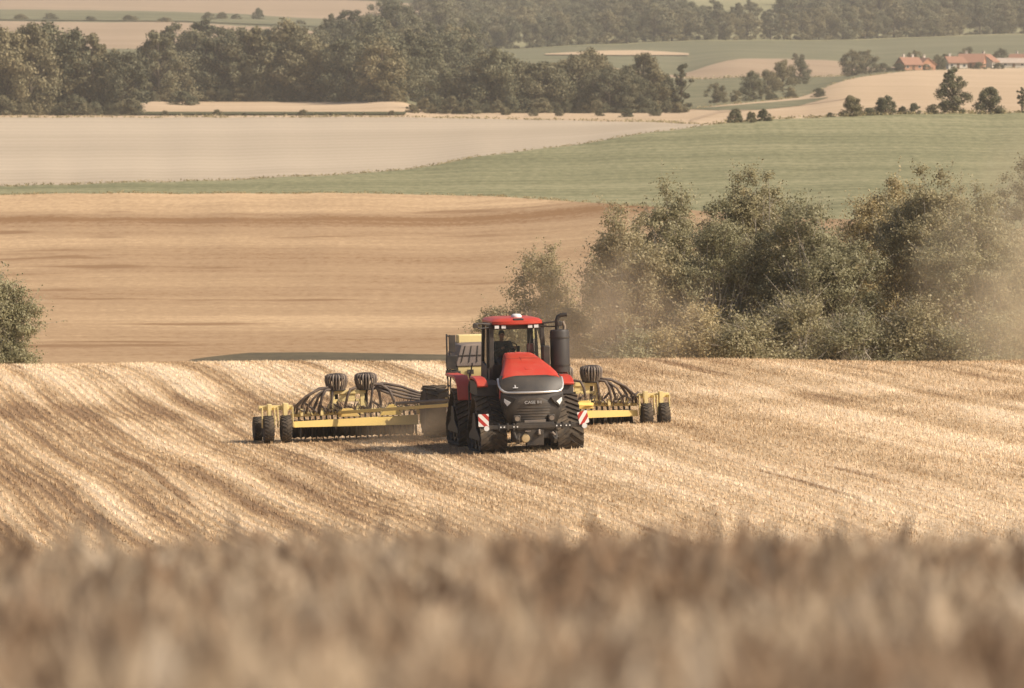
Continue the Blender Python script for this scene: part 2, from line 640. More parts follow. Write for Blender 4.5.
c = mb.mix(mb.ramp(k, [(0.61, 0.0), (0.67, 0.8)]), c, (0.23, 0.135, 0.068))
mb.base(c)
mb.rough(0.95, 0.05)

G_GREEN = [(0.153, 0.151, 0.083), (0.215, 0.208, 0.115), (0.290, 0.268, 0.158)]
M_green = fieldmat("green_crop", G_GREEN, 0.010, 0.03, R(4), 0.7, 1.7, lines=0.08, pitch=11.0, lrot=-0.10)
M_pale = fieldmat("pale_soil", [(0.385, 0.315, 0.232), (0.43, 0.355, 0.263), (0.475, 0.395, 0.295)], 0.004, 0.008, R(2), 0.45, 0.7, lines=0.10, pitch=26.0, lrot=0.06)
M_straw = fieldmat("beige_straw", [(0.41, 0.30, 0.19), (0.47, 0.35, 0.23), (0.52, 0.395, 0.265)], 0.006, 0.010, R(-3), 0.5, 0.7, lines=0.09, pitch=30.0, lrot=-0.08)
M_meadow = fieldmat("rough_meadow", [(0.10, 0.105, 0.06), (0.155, 0.15, 0.088), (0.23, 0.205, 0.125)], 0.014, 0.03, 0, 0.8, 0.9)
M_tan = fieldmat("tan_field", [(0.29, 0.21, 0.14), (0.335, 0.248, 0.168), (0.38, 0.285, 0.195)], 0.005, 0.012, R(5), 0.6, 0.4)
M_past = fieldmat("pasture", [(0.12, 0.12, 0.07), (0.155, 0.15, 0.09), (0.20, 0.185, 0.115)], 0.008, 0.02, 0, 0.7, 0.7)
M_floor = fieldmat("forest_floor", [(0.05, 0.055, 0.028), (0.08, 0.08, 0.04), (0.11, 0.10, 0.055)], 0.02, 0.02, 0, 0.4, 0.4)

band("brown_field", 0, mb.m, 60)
band("green_field", 1, M_green, 40)
band("pale_field", 2, M_pale, 24)
band("straw_field", 3, M_straw, 24)
band("meadow", 4, M_meadow, 24)
band("tan_field", 5, M_tan, 12)
band("pasture", 6, M_past, 12)
band("hill_field", 7, M_tan, 12, None, 452)
band("wood_hill", 7, fieldmat("hill_grass", [(0.17, 0.165, 0.085), (0.26, 0.24, 0.135), (0.32, 0.29, 0.17)], 0.01, 0.01), 12, 452, None)
band("far_hill", 8, M_floor, 10)
band("far_ridge", 9, M_floor, 4)


def patch(name, pts_lo, pts_hi, mat, lift=0.25, rows=3):
    """a thin sheet of other ground laid over the far terrain"""
    x0 = max(pts_lo[0][0], pts_hi[0][0])
    x1 = min(pts_lo[-1][0], pts_hi[-1][0])
    xs = np.arange(x0, x1 + 1, 6.0)
    lo = np.interp(xs, [p[0] for p in pts_lo], [p[1] for p in pts_lo])
    hi = np.interp(xs, [p[0] for p in pts_hi], [p[1] for p in pts_hi])
    vs = []
    for t in np.linspace(0, 1, rows + 1):
        for x, l, h in zip(xs, lo, hi):
            p = place(x, l * (1 - t) + h * t)
            vs.append((p.x, p.y, p.z + lift))
    o = np_mesh(name, vs, grid_faces(rows + 1, len(xs)), mat, smooth=True)
    return tag(o, kind="structure")


M_dark_strip = fieldmat("dark_strip_tone", [(0.085, 0.072, 0.048), (0.125, 0.103, 0.066), (0.19, 0.145, 0.09)], 0.03, 0.05, 0, 0.5, 0.6)
patch("dark_strip", [(190, 361), (215, 372), (520, 374)], [(190, 360.5), (215, 357), (250, 353.5), (320, 353), (400, 354.5), (470, 356), (520, 358)], M_dark_strip, 0.06, 8)  # dark toned sheet laid over the near edge of the brown field
patch("straw_strip", [(545, 55.5), (620, 56), (690, 56)], [(545, 54.5), (600, 51.5), (640, 51), (690, 54)], M_straw, 0.4, 2)
M_track = fieldmat("track_earth", [(0.36, 0.265, 0.175), (0.42, 0.31, 0.21)], 0.02, 0.02)
patch("farm_track", [(690, 121.5), (720, 113), (800, 106), (850, 99)], [(690, 119.5), (720, 110.5), (800, 104), (850, 98)], M_track, 0.08, 2)
patch("grass_strip", [(690, 109.3), (720, 110.5), (760, 110), (800, 106), (828, 98)], [(690, 109), (740, 105), (800, 100), (828, 97.6)], M_meadow, 0.1, 2)
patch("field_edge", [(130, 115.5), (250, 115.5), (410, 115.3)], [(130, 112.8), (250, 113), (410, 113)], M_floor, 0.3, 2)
patch("hedge_bank", [(0, 20.5), (180, 22), (330, 28)], [(0, 12), (180, 14), (330, 20)], M_meadow, 0.5, 3)

# ------------------------------------------------------------------ trees
LEAF_NEAR = foliage("leaf_silver", [(0.235, 0.205, 0.112), (0.285, 0.250, 0.142), (0.335, 0.295, 0.178), (0.41, 0.365, 0.24)], 0.55, 0.38, 0.3)
LEAF_FAR = foliage("leaf_far", [(0.100, 0.098, 0.060), (0.135, 0.128, 0.078), (0.170, 0.158, 0.098), (0.225, 0.205, 0.135)], 0.65, 0.15, 0.2)
BARK = plain("bark", (0.40, 0.35, 0.28), 0.9, 0.35, 3)
BARK_D = plain("bark_dark", (0.10, 0.08, 0.06), 0.9, 0.35, 3)


def quads_at(pts, size, r_, normals=None, jitter=1.0, asp=0.6):
    n = len(pts)
    a = r_.normal(size=(n, 3))
    if normals is not None:
        a = normals + jitter * a * 0.6
    a /= np.linalg.norm(a, axis=1, keepdims=True) + 1e-9
    b = np.cross(a, r_.normal(size=(n, 3)))
    b /= np.linalg.norm(b, axis=1, keepdims=True) + 1e-9
    c = np.cross(a, b)
    s = size * (0.6 + 0.8 * r_.random(n))[:, None]
    v = np.stack([pts + b * s, pts + c * s * asp, pts - b * s, pts - c * s * asp], 1).reshape(-1, 3)
    return v, np.arange(4 * n).reshape(-1, 4)


def near_tree(seed, H, Wd, stems=3, leafn=17000, lean=(0, 0), low=0.10, leaf=0.058):
    """full crowned tree: stems fork into limbs that end in lobes of foliage; leaves sit round the limb ends and along the twigs"""
    r_ = np.random.default_rng(seed)
    wood = MB()
    Rr = Wd / 2
    lobes = [(np.array([.12 * Rr * r_.normal() + lean[0] * H, .12 * Rr * r_.normal(), .70 * H]), .50 * Rr, .30 * H)]
    nlob = 7
    for i in range(nlob):
        a = 2 * math.pi * (i + .7 * r_.random()) / nlob
        d = Rr * (.38 + .24 * r_.random())
        zc = H * (.30 + .38 * r_.random())
        lobes.append((np.array([d * math.cos(a) + lean[0] * H * .5, d * math.sin(a), zc]), Rr * (.38 + .20 * r_.random()), H * (.16 + .10 * r_.random())))
    # stems
    axes = []
    for s_i in range(stems):
        a = 2 * math.pi * (s_i + r_.random() * .6) / stems
        top = lobes[0][0] + np.array([math.cos(a), math.sin(a), 0]) * Rr * (.10 + .30 * r_.random() * (s_i > 0)) - np.array([0, 0, .12 * H * r_.random()])
        base = np.array([math.cos(a) * .2, math.sin(a) * .2, -.3])
        pts = []
        for k in range(9):
            t = k / 8
            p = base * (1 - t) + top * t
            p = p + np.array([math.cos(a), math.sin(a), 0]) * .10 * Rr * math.sin(math.pi * t) + r_.normal(size=3) * .03 * Rr * (0 < k < 8)
            pts.append(p)
        r0 = .013 * H * (.8 + .5 * r_.random())
        wood.tube(pts, [r0 * (1 - .88 * k / 8) + .012 for k in range(9)], 7)
        axes.append(pts)
    P_, N_, T_ = [], [], []
    ends = []
    for li, (c, rh, rz) in enumerate(lobes):
        n = int(30 * (1.5 if li == 0 else 1))
        for e in range(n):
            q = r_.normal(size=3)
            q /= np.linalg.norm(q)
            if q[2] < -.45:
                q[2] *= -1
            rr = (.45 + .58 * r_.random())
            p = c + q * rr * np.array([rh, rh, rz])
            if p[2] < low * H:
                p[2] = low * H * (1 + r_.random())
            ends.append((p, q, li))
    per = leafn * 2.7 / len(ends)
    for p, q, li in ends:
        ax = axes[r_.integers(len(axes))]
        t = np.clip(p[2] / H * (.35 + .4 * r_.random()), .05, .95) * 8
        i = min(int(t), 7)
        b0 = ax[i] + (ax[i + 1] - ax[i]) * (t - i)
        m1 = b0 * .62 + p * .38 + np.array([0, 0, .05 * H]) + r_.normal(size=3) * .05 * Rr
        m2 = b0 * .25 + p * .75 + np.array([0, 0, .04 * H]) + r_.normal(size=3) * .05 * Rr
        if r_.random() < .55:
            w_ = .0035 * H
            wood.tube([b0, m1, m2, p], [w_, w_ * .75, w_ * .45, .006], 5, caps=False)
        for tw in range(2):
            e2 = p + r_.normal(size=3) * np.array([.45, .45, .35]) + q * .25
            wood.tube([m2 * .4 + p * .6, e2], [.009, .004], 4, caps=False)
            k = int(per * .10)
            tt = r_.random(k)[:, None]
            P_.append((p * (1 - tt) + (e2 + q * .12) * tt) + r_.normal(size=(k, 3)) * .09)
            N_.append(r_.normal(size=(k, 3)))
            T_.append(np.clip(.25 + r_.random(k) * .75, 0, 1))
        k = int(per * .8 * (.6 + .8 * r_.random()))
        g = r_.normal(size=(k, 3))
        g /= np.linalg.norm(g, axis=1, keepdims=True)
        rad = .30 + .34 * r_.random()
        P_.append(p + g * rad * (.25 + .85 * r_.random(k))[:, None] * np.array([1.2, 1.2, .8]))
        N_.append(g + .5 * q + np.array([0, 0, .3]))
        T_.append(np.clip(r_.random() * .5 + .05 + r_.random(k) * .5, 0, 1))
    pts = np.concatenate(P_)
    v, f = quads_at(pts, leaf, r_, np.concatenate(N_), 1.0)
    return wood, v, f, np.concatenate(T_)


def add_near_tree(name, px, d, top_py, Wd, seed, label, group=None, **kw):
    x = (px - 512) / F * d
    z = float(zn(np.array(x), np.array(float(d))))
    top = P(px, top_py, d).z
    H = (top - z)
    bark = kw.pop('bark', BARK)
    mat = kw.pop('mat', LEAF_NEAR)
    root = empty(name, (x, d, z), 0, label, "tree" if name.endswith('tree') else "bush", group)
    wood, v, f, tone = near_tree(seed, H, Wd * 1.12, **kw)
    kx = 1.0
    zmax = np.percentile(v[:, 2], 99.9)
    k = H / zmax
    o = wood.build("trunk", bark, root, smooth=60)
    o.scale = (kx, kx, k)
    c = np_mesh("crown", v * np.array([kx, kx, k]), f, mat, tone, parent=root)
    return root


VG = "trees in the hollow behind the stubble crest"
add_near_tree("poplar_tree", 540, 258, 246, 5.0, 11, "small open tree rising behind the tractor's dark air cleaner drum", VG, stems=4, leafn=15000)
add_near_tree("poplar_tree", 600, 268, 268, 3.0, 12, "thin low tree in the dusty gap between small open tree and tall grove", VG, stems=2, leafn=7000)
add_near_tree("poplar_tree", 652, 262, 178, 5.4, 13, "tall open tree forming the left shoulder of the grove", VG, stems=3, leafn=17000)
add_near_tree("poplar_tree", 714, 256, 200, 5.2, 14, "silvery tree second from the left in the tall grove", VG, stems=3, leafn=16000)
add_near_tree("poplar_tree", 768, 264, 167, 5.8, 15, "pointed tree making the highest peak in the middle of the grove", VG, stems=3, leafn=18000)
add_near_tree("poplar_tree", 832, 254, 196, 6.2, 16, "broad lower tree with pale leaning limbs at the middle of the grove", VG, stems=4, leafn=18000, lean=(-.08, 0))
add_near_tree("poplar_tree", 886, 268, 178, 5.4, 17, "leafy tree between the middle peak and the right hand tops", VG, stems=3, leafn=16000)
add_near_tree("poplar_tree", 932, 258, 166, 5.4, 18, "tall tree with flat top standing right in the grove", VG, stems=3, leafn=17000)
add_near_tree("poplar_tree", 985, 252, 186, 6.0, 19, "brownish tree wrapped in dust at the right end of the grove", VG, stems=3, leafn=17000)
add_near_tree("poplar_tree", 1032, 264, 158, 6.4, 20, "tallest tree cut by the right border of the photo", VG, stems=3, leafn=17000)
add_near_tree("poplar_tree", 1090, 258, 180, 6.4, 21, "dense tree just outside the right border, one branch showing", VG, stems=3, leafn=12000)
add_near_tree("poplar_tree", 634, 256, 204, 4.4, 22, "tree with upright edge at the left end of the tall grove", VG, stems=3, leafn=14000)
add_near_tree("poplar_tree", 738, 268, 188, 5.0, 23, "tree filling the grove behind the silvery second tree", VG, stems=3, leafn=14000)
add_near_tree("poplar_tree", 860, 266, 196, 5.2, 24, "tree filling the dip right of the broad lower tree", VG, stems=3, leafn=14000)
BG = "bushes along the foot of the grove"
for px, d, top, wd, sd, lab in [
    (636, 243, 325, 2.6, 31, "pale small bush on the crest right beside the drill's far distributor"),
    (690, 244, 300, 3.6, 32, "grey green bush under the left shoulder of the grove"),
    (745, 243, 312, 3.8, 33, "low bush below the middle peak of the grove"),
    (800, 244, 290, 4.0, 34, "tall rounded bush at the foot of the broad lower tree"),
    (862, 243, 305, 4.0, 35, "spreading bush between grove foot and stubble, right of middle"),
    (925, 244, 295, 4.0, 36, "dusty bush under the tall flat topped tree"),
    (985, 243, 300, 4.0, 37, "last bush before the right border, veiled by dust"),
    (1045, 244, 300, 4.0, 38, "bush outside the right border under the tallest tree"),
]:
    add_near_tree("bush", px, d, top, wd, sd, lab, BG, stems=5, leafn=6500, low=0.08)
add_near_tree("willow_tree", 0, 250, 268, 2.7, 41, "single round tree cut by the left border beyond the stubble", None, stems=4, leafn=12000, low=0.08)


# ---- rough weeds along the borders of the far fields
def margin(k, x0, x1, n_, hmax, seed):
    r_ = np.random.default_rng(seed)
    V = []
    cl_ = r_.random(60) * (x1 - x0) + x0
    for i in range(n_):
        px = r_.choice(cl_) + r_.normal() * 10 if r_.random() < .6 else x0 + r_.random() * (x1 - x0)
        y, d = cget(k, px)
        p = np.array(P(px, y, d + r_.normal() * 1.5))
        h = hmax * (.25 + .75 * r_.random() ** 2)
        V.append(p + np.stack([r_.normal(size=7) * h * .8, r_.normal(size=7) * h * .5, r_.random(7) * h], -1))
    V = np.concatenate(V)
    return quads_at(V, .30 * hmax, r_)


Vm, Fm = [], []
off = 0
for args in ((1, -80, 660, 420, .30, 1), (2, -80, 700, 420, .36, 2), (2, 700, 1100, 260, .65, 3), (3, -80, 700, 420, .7, 4), (4, 690, 1100, 200, .7, 5), (5, 690, 870, 140, 1.0, 6)):
    v_, f_ = margin(*args)
    Vm.append(v_)
    Fm.append(f_ + off)
    off += len(v_)
wd_ = np_mesh("margin_weeds", np.concatenate(Vm), np.concatenate(Fm), LEAF_NEAR, np.random.default_rng(9).random(off // 4))
tag(wd_, "rough grass and weeds along the borders of the far fields", "weeds", kind="stuff")

# ---- far trees: a few kinds, then copies
def far_tree(seed, kind):
    """unit tree, 1 m tall; returns (trunk MB, leaf verts, faces, tone)"""
    r_ = np.random.default_rng(seed)
    wood = MB()
    wd = {'round': .42, 'tall': .30, 'narrow': .17, 'bush': .55}[kind]
    base = {'round': .05, 'tall': .06, 'narrow': .04, 'bush': .02}[kind]
    wood.tube([(0, 0, -.04), (.01, 0, .25), (0.0, .01, .6), (.01, 0, .85)], [.028, .022, .014, .006], 6)
    nl = {'round': 46, 'tall': 42, 'narrow': 30, 'bush': 40}[kind]
    V, T, Nn = [], [], []
    ph = r_.random(4) * 6.28
    for i in range(nl):
        t = (i + r_.random()) / nl
        z = base + (0.94 - base) * t
        prof = math.sin(math.pi * min(1, (0.20 + 0.78 * t))) ** 0.65 if kind != 'bush' else math.sqrt(max(.02, 1 - t ** 2.2))
        a = r_.random() * 2 * math.pi
        rr = wd * prof * (0.30 + 0.70 * r_.random() ** .6) * (1 + .22 * math.sin(2 * a + ph[0]) + .12 * math.sin(3 * a + ph[1] + 4 * t))
        c = np.array([rr * math.cos(a), rr * math.sin(a), z + .03 * r_.normal()])
        rad = wd * (0.20 + 0.20 * r_.random()) * (0.6 + .4 * prof)
        wood.tube([(0, 0, max(.1, z * .6)), tuple(c)], [.009, .004], 4, caps=False)
        n = 190
        q = r_.normal(size=(n, 3))
        q /= np.linalg.norm(q, axis=1, keepdims=True)
        sc = (0.30 + 0.90 * r_.random(n))[:, None]
        V.append(c + q * sc * rad * np.array([1, 1, .8]))
        Nn.append(q)
        T.append(np.clip(r_.random() * .6 + r_.random(n) * .4, 0, 1))
    pts = np.concatenate(V)
    ok = pts[:, 2] > 0.0
    pts, nn, tt = pts[ok], np.concatenate(Nn)[ok], np.concatenate(T)[ok]
    k = 1.0 / np.percentile(pts[:, 2], 99.5)
    pts[:, 2] *= k
    v, f = quads_at(pts, 0.0165 if kind != 'bush' else .027, r_, nn, 1.0, .75)
    return wood, v, f, tt


PROTO = {}


def far_proto(kind, seed):
    key = (kind, seed)
    if key not in PROTO:
        w, v, f, t = far_tree(100 + seed * 7 + len(kind), kind)
        tr = w.build("trunk", BARK_D, None, smooth=60)
        cr = np_mesh("crown", v, f, LEAF_FAR, t)
        md = (tr.data, cr.data)
        bpy.data.objects.remove(tr)
        bpy.data.objects.remove(cr)
        PROTO[key] = md
    return PROTO[key]


def far(kind, px, base_py, h_px, label, group, w=1.0, name=None, seed=None, loc=None):
    p = loc if loc is not None else place(px, base_py)
    if kind not in ('bush', 'narrow') and loc is None and group:
        h_px *= random.choice((.82, .92, 1.0, 1.08, 1.2))
        w *= random.uniform(.85, 1.2)
    H = h_px / F * p.y
    td, cd = far_proto(kind, random.randrange(4) if seed is None else seed)
    root = empty(name or ("bush" if kind == 'bush' else "tree"), (p.x, p.y, p.z - 0.02 * H), random.random() * 6.28, label, "bush" if kind == 'bush' else "tree", group)
    for nm, d in (("trunk", td), ("crown", cd)):
        o = bpy.data.objects.new(nm, d)
        COL.objects.link(o)
        o.parent = root
        o.scale = (H * w, H * w, H)
    return root


ORD = "first second third fourth fifth sixth seventh eighth ninth tenth eleventh twelfth thirteenth fourteenth fifteenth sixteenth seventeenth eighteenth nineteenth twentieth".split()


def ordn(i):
    return ORD[i] if i < 20 else ("twenty " + ORD[i - 20] if i < 29 else "thirtieth" if i == 29 else "thirty " + ORD[i - 30])


# left belt, front row
g = "front row of the left tree belt"
for i, (px, h, kd) in enumerate([(-75, 72, 'round'), (-45, 78, 'round'), (-18, 76, 'tall'), (6, 80, 'round'), (30, 84, 'round'), (52, 76, 'round'), (74, 92, 'tall'), (92, 86, 'tall'), (109, 70, 'round'), (123, 52, 'round')]):
    lab = ("dark tree beyond the left border in the front belt row" if px < 0 else "dark leafy tree at the pale field's far edge, %s of the front row" % ordn(i - 3))
    far(kd, px, 114.5, h, lab, g)
g = "second row of the left tree belt"
row2 = [(-60, 66), (-30, 60), (140, 63), (158, 64), (172, 52), (190, 56), (206, 62), (222, 60), (238, 64), (254, 68), (270, 70), (287, 74), (303, 66), (320, 55), (336, 60), (350, 66), (366, 62), (382, 66), (398, 62), (412, 58), (426, 54)]
for i, (px, h) in enumerate(row2):
    lab = "tree beyond the left border behind the front belt row" if px < 0 else "bushy belt tree behind the narrow straw strip, %s from its left end" % ordn(i - 2)
    far(random.choice(['round', 'round', 'tall']), px, 101 if px > 130 else 106, h, lab, g, w=1.15)
g = "wooded slope behind the left tree belt"
n = 0
for base, x0, x1, h in ((88, 150, 455, 46), (74, 205, 470, 46), (62, 255, 480, 42), (48, 330, 490, 38), (36, 385, 500, 36), (24, 420, 520, 34), (92, -80, 60, 50)):
    x = x0
    while x < x1:
        far(random.choice(['round', 'round', 'tall']), x, base + random.uniform(-3, 3), h * random.uniform(.85, 1.15), "dense tree on the wooded slope rising behind the left belt", g, w=1.2)
        x += random.uniform(17, 24)
# middle belt
g = "middle tree belt at the pale field's far edge"
mid = [(446, 46, 'round'), (462, 38, 'round'), (482, 60, 'tall'), (498, 64, 'round'), (514, 58, 'round'), (530, 50, 'round'), (547, 46, 'round'), (562, 40, 'round'), (577, 46, 'round'), (593, 50, 'round'), (609, 52, 'round'),
       (625, 46, 'round'), (640, 42, 'round'), (654, 48, 'tall'), (667, 46, 'tall'), (681, 48, 'narrow')]
for i, (px, h, kd) in enumerate(mid):
    far(kd, px, 112.2, h, "dark tree at the pale field's far edge, %s in the middle belt" % ordn(i) if i < 15 else "slim pointed tree closing the right end of the middle belt", g, w=1.3 if kd == 'narrow' else 1.05)
for i, px in enumerate(range(490, 650, 17)):
    far('round', px, 106, 44 + random.uniform(-4, 6), "tree of the back row behind the middle belt's dark front", "back row of the middle tree belt", w=1.1)
g = "low bushes before the middle belt"
for i, (px, b, h) in enumerate([(412, 113, 9), (425, 113, 15), (438, 113, 17), (452, 114, 18), (470, 114, 15), (505, 115, 8), (533, 116, 8), (560, 116, 7), (600, 116, 7), (627, 117, 9), (655, 116, 8)]):
    far('bush', px, b, h, "low scrub bush along the pale field's far edge, %s from the left" % ordn(i), g, w=1.2)
g = "scrub on the narrow field edge"
for i, (px, h) in enumerate([(140, 4), (165, 5), (182, 14), (193, 9), (217, 6), (245, 3), (285, 3), (303, 6), (330, 3), (365, 3), (392, 5)]):
    far('bush', px, 115.5 if px not in (182, 193) else 105, h, "small scrub on the dark edge of the straw strip, %s along" % ordn(i), g, w=1.6)
# undergrowth closing the foot of the belts
gu = "undergrowth bushes at the foot of the tree belts"
for x0, x1, b0, h0 in ((-80, 134, 115.3, 17), (140, 400, 101.5, 13), (440, 690, 113, 13)):
    x = x0
    while x < x1:
        far('bush', x, b0, h0 * random.uniform(.6, 1.4), "leafy bush in the undergrowth closing a belt's foot, one of many alike", gu, w=random.uniform(.9, 1.5))
        x += random.uniform(9, 15)
# wood on the far hill
g = "trees of the far hill wood"
x = 448.0
rowsf = 0
while x < 1075:
    yb, _ = cget(7, x)
    for off, h in ((-1, 30), (-9, 30), (-18, 28), (-27, 26)):
        if off < -12 and 660 < x < 790:
            continue
        if off == -27 and x > 790:
            h = 20
        far(random.choice(['round', 'tall', 'round']), x + random.uniform(-5, 5), yb + off, h * random.uniform(.85, 1.2), "tree in the hazy wood along the far hill, one of many alike", g, w=1.25)
    x += random.uniform(13, 19)
for i, x in enumerate(range(790, 1060, 15)):
    far('round', x, 5, 20, "tree of the dark top wood at the upper right border", "top wood trees at the upper right", w=1.4)
for i, x in enumerate(range(450, 690, 16)):
    far('round', x, 12, 26, "tree of the dark wood at the upper middle border", "top wood trees at the upper middle", w=1.4)
# scrub of the upper left hill
g = "bushes on the upper left hill"
for i, (px, b, h, w) in enumerate([(20, 20, 6, 2.2), (50, 20, 7, 2), (90, 21, 5, 2.5), (130, 21, 6, 2.4), (165, 22, 5, 2.5), (208, 20, 8, 1.4), (222, 20, 8, 1.5), (236, 20, 6, 1.6), (258, 20, 12, 0.9), (360, 29, 12, 0.9), (300, 25, 5, 2), (330, 28, 5, 2)]):
    lab = {8: "solitary round bush on the upper left hill beside the green bank", 9: "solitary dark round bush at the right end of the upper tan field"}.get(i, "low dark bush along the upper left bank, %s from the left" % ordn(i))
    far('bush', px, b, h, lab, g, w=w)
# single trees at the right
for a in [
    ('round', 716, 103, 20, "flat crowned dark tree left of the farm track clump", 1.2), ('round', 736, 102, 12, "small tree beside the flat crowned one at the farm track", 1.2),
    ('round', 752, 101, 30, "leaning leafy tree at the left of the track side clump", 1.0), ('round', 768, 96, 26, "dark round tree in the middle of the track side clump", 1.1),
    ('round', 783, 92, 32, "tall dark tree at the heart of the track side clump", 1.0), ('round', 800, 84, 26, "right tree of the track side clump below the peach field", 1.1),
    ('bush', 735, 122.5, 14, "left dark bush on the green hill's edge by the pale track", 1.0), ('bush', 751, 122.5, 11, "small middle bush on the green hill's edge by the pale track", 1.0),
    ('bush', 764, 121, 12, "right dark bush on the green hill's edge by the pale track", 1.1), ('bush', 819, 97, 9, "round bush at the tip of the grassy strip in the straw field", 1.2),
    ('bush', 790, 98, 6, "low bush in the grassy strip beside the straw field", 2.2), ('bush', 772, 100, 6, "low bush at the foot of the track side clump", 2.2),
    ('round', 852, 76, 26, "left one of the tree pair beyond the straw field's top", 1.2), ('round', 866, 74, 24, "right one of the tree pair beyond the straw field's top", 1.1),
    ('bush', 882, 72, 9, "low bush between the tree pair and the red houses", 1.8), ('round', 945, 69, 15, "dark tree standing between the red roofed houses", 1.6),
    ('bush', 925, 70, 6, "bush before the first red roofed house", 2.0), ('bush', 795, 60, 7, "tiny bush at the upper edge of the peach field", 1.0),
    ('bush', 802, 60, 6, "tinier bush right beside another on the peach field's edge", 1.0),
]:
    far(a[0], a[1], a[2], a[3], a[4], None, w=a[5])
for px, h, kd, lab, w in [
    (851, 21, 'bush', "large dark bush on the green hill crest, left of two", 1.05), (886, 19, 'bush', "dark rounded bush on the green hill crest, right of two", 1.15), (869, 8, 'bush', "low bush between the two dark crest bushes", 1.6),
    (903, 8, 'bush', "pale low bush right of the dark crest bushes", 1.3), (914, 11, 'bush', "pale rounded bush midway along the green hill crest", 1.0), (933, 10, 'bush', "low bush left of the tall crest tree", 1.2),
    (953, 46, 'tall', "tall airy tree standing alone on the green hill crest", 1.05), (990, 27, 'bush', "broad cone shaped bush tree right of the tall crest tree", 0.95), (1022, 26, 'narrow', "slim tree on the crest at the right border", 1.2),
    (1060, 24, 'round', "round tree on the crest beyond the right border", 1.0), (830, 5, 'bush', "tiny bush at the left start of the crest bushes", 1.6),
]:
    y, d = cget(2, px)
    far(kd, px, y, h, lab, "trees and bushes on the green hill crest", w=w, loc=P(px, y + 0.4, d))

for a in [
    ('bush', 899, 71.2, 8, "bush screening the leftmost red roofed house", 1.4), ('round', 938, 69.6, 15, "dark garden tree right of the first red roofed pair", 1.3),
    ('round', 950, 68.6, 14, "dark garden tree left of the third red roofed house", 1.2), ('bush', 979, 69.0, 7, "bush before the largest red roofed house", 1.6),
    ('bush', 998, 68.8, 6, "bush at the left end of the long barn", 1.8), ('round', 968, 66.0, 19, "garden tree showing behind the third red roofed house", 1.2),
    ('round', 1001, 65.5, 17, "garden tree showing behind the long barn", 1.3), ('round', 915, 67.5, 17, "garden tree showing behind the first red roofed pair", 1.2),
]:
    far(a[0], a[1], a[2], a[3], a[4], None, w=a[5])

# ------------------------------------------------------------------ poles
M_pole = plain("pole_white", (0.62, 0.58, 0.52), 0.7)


def pole(px, base, h_px, label):
    p = place(px, base)
    H = h_px / F * p.y
    root = empty("utility_pole", p, 0, label, "pole", "pale utility poles before the belts")
    MB().tube([(0, 0, -.3), (0, 0, H)], [.30, .17], 8).build("mast", M_pole, root)
    MB().box((0, 0, H * .93), (1.8, .14, .16)).build("crossarm", M_pole, root)
    for s in (-.75, 0, .75):
        MB().cyl((s, 0, H * .94), (s, 0, H * .94 + .3), .07, 8).build("insulator", M_pole, root)


pole(317, 98.5, 19, "pale pole standing before the left tree belt")
pole(471, 82, 24, "pale pole between the wooded slope and the middle belt")

# ------------------------------------------------------------------ houses
M_wall = plain("render_white", (0.58, 0.52, 0.44), 0.9, 0.12, .4)
M_brick = plain("brick_wall", (0.42, 0.22, 0.14), 0.9, 0.2, .5)
mr = NT("clay_tiles")
vv_ = mr.mapped((0.6, 4, 4), coord='object')
mr.base(mr.mix(mr.noise(vv_, 1.5, 4), (0.24, 0.125, 0.085), (0.34, 0.19, 0.13)))
mr.rough(.85, .2)
M_tiles = mr.m
M_grey = plain("grey_roof", (0.40, 0.33, 0.27), 0.9, 0.2, .5)
M_win = plain("window_glass", (0.05, 0.06, 0.07), 0.2, .2, 1, .5)
M_door = plain("door_brown", (0.14, 0.08, 0.05), 0.7)


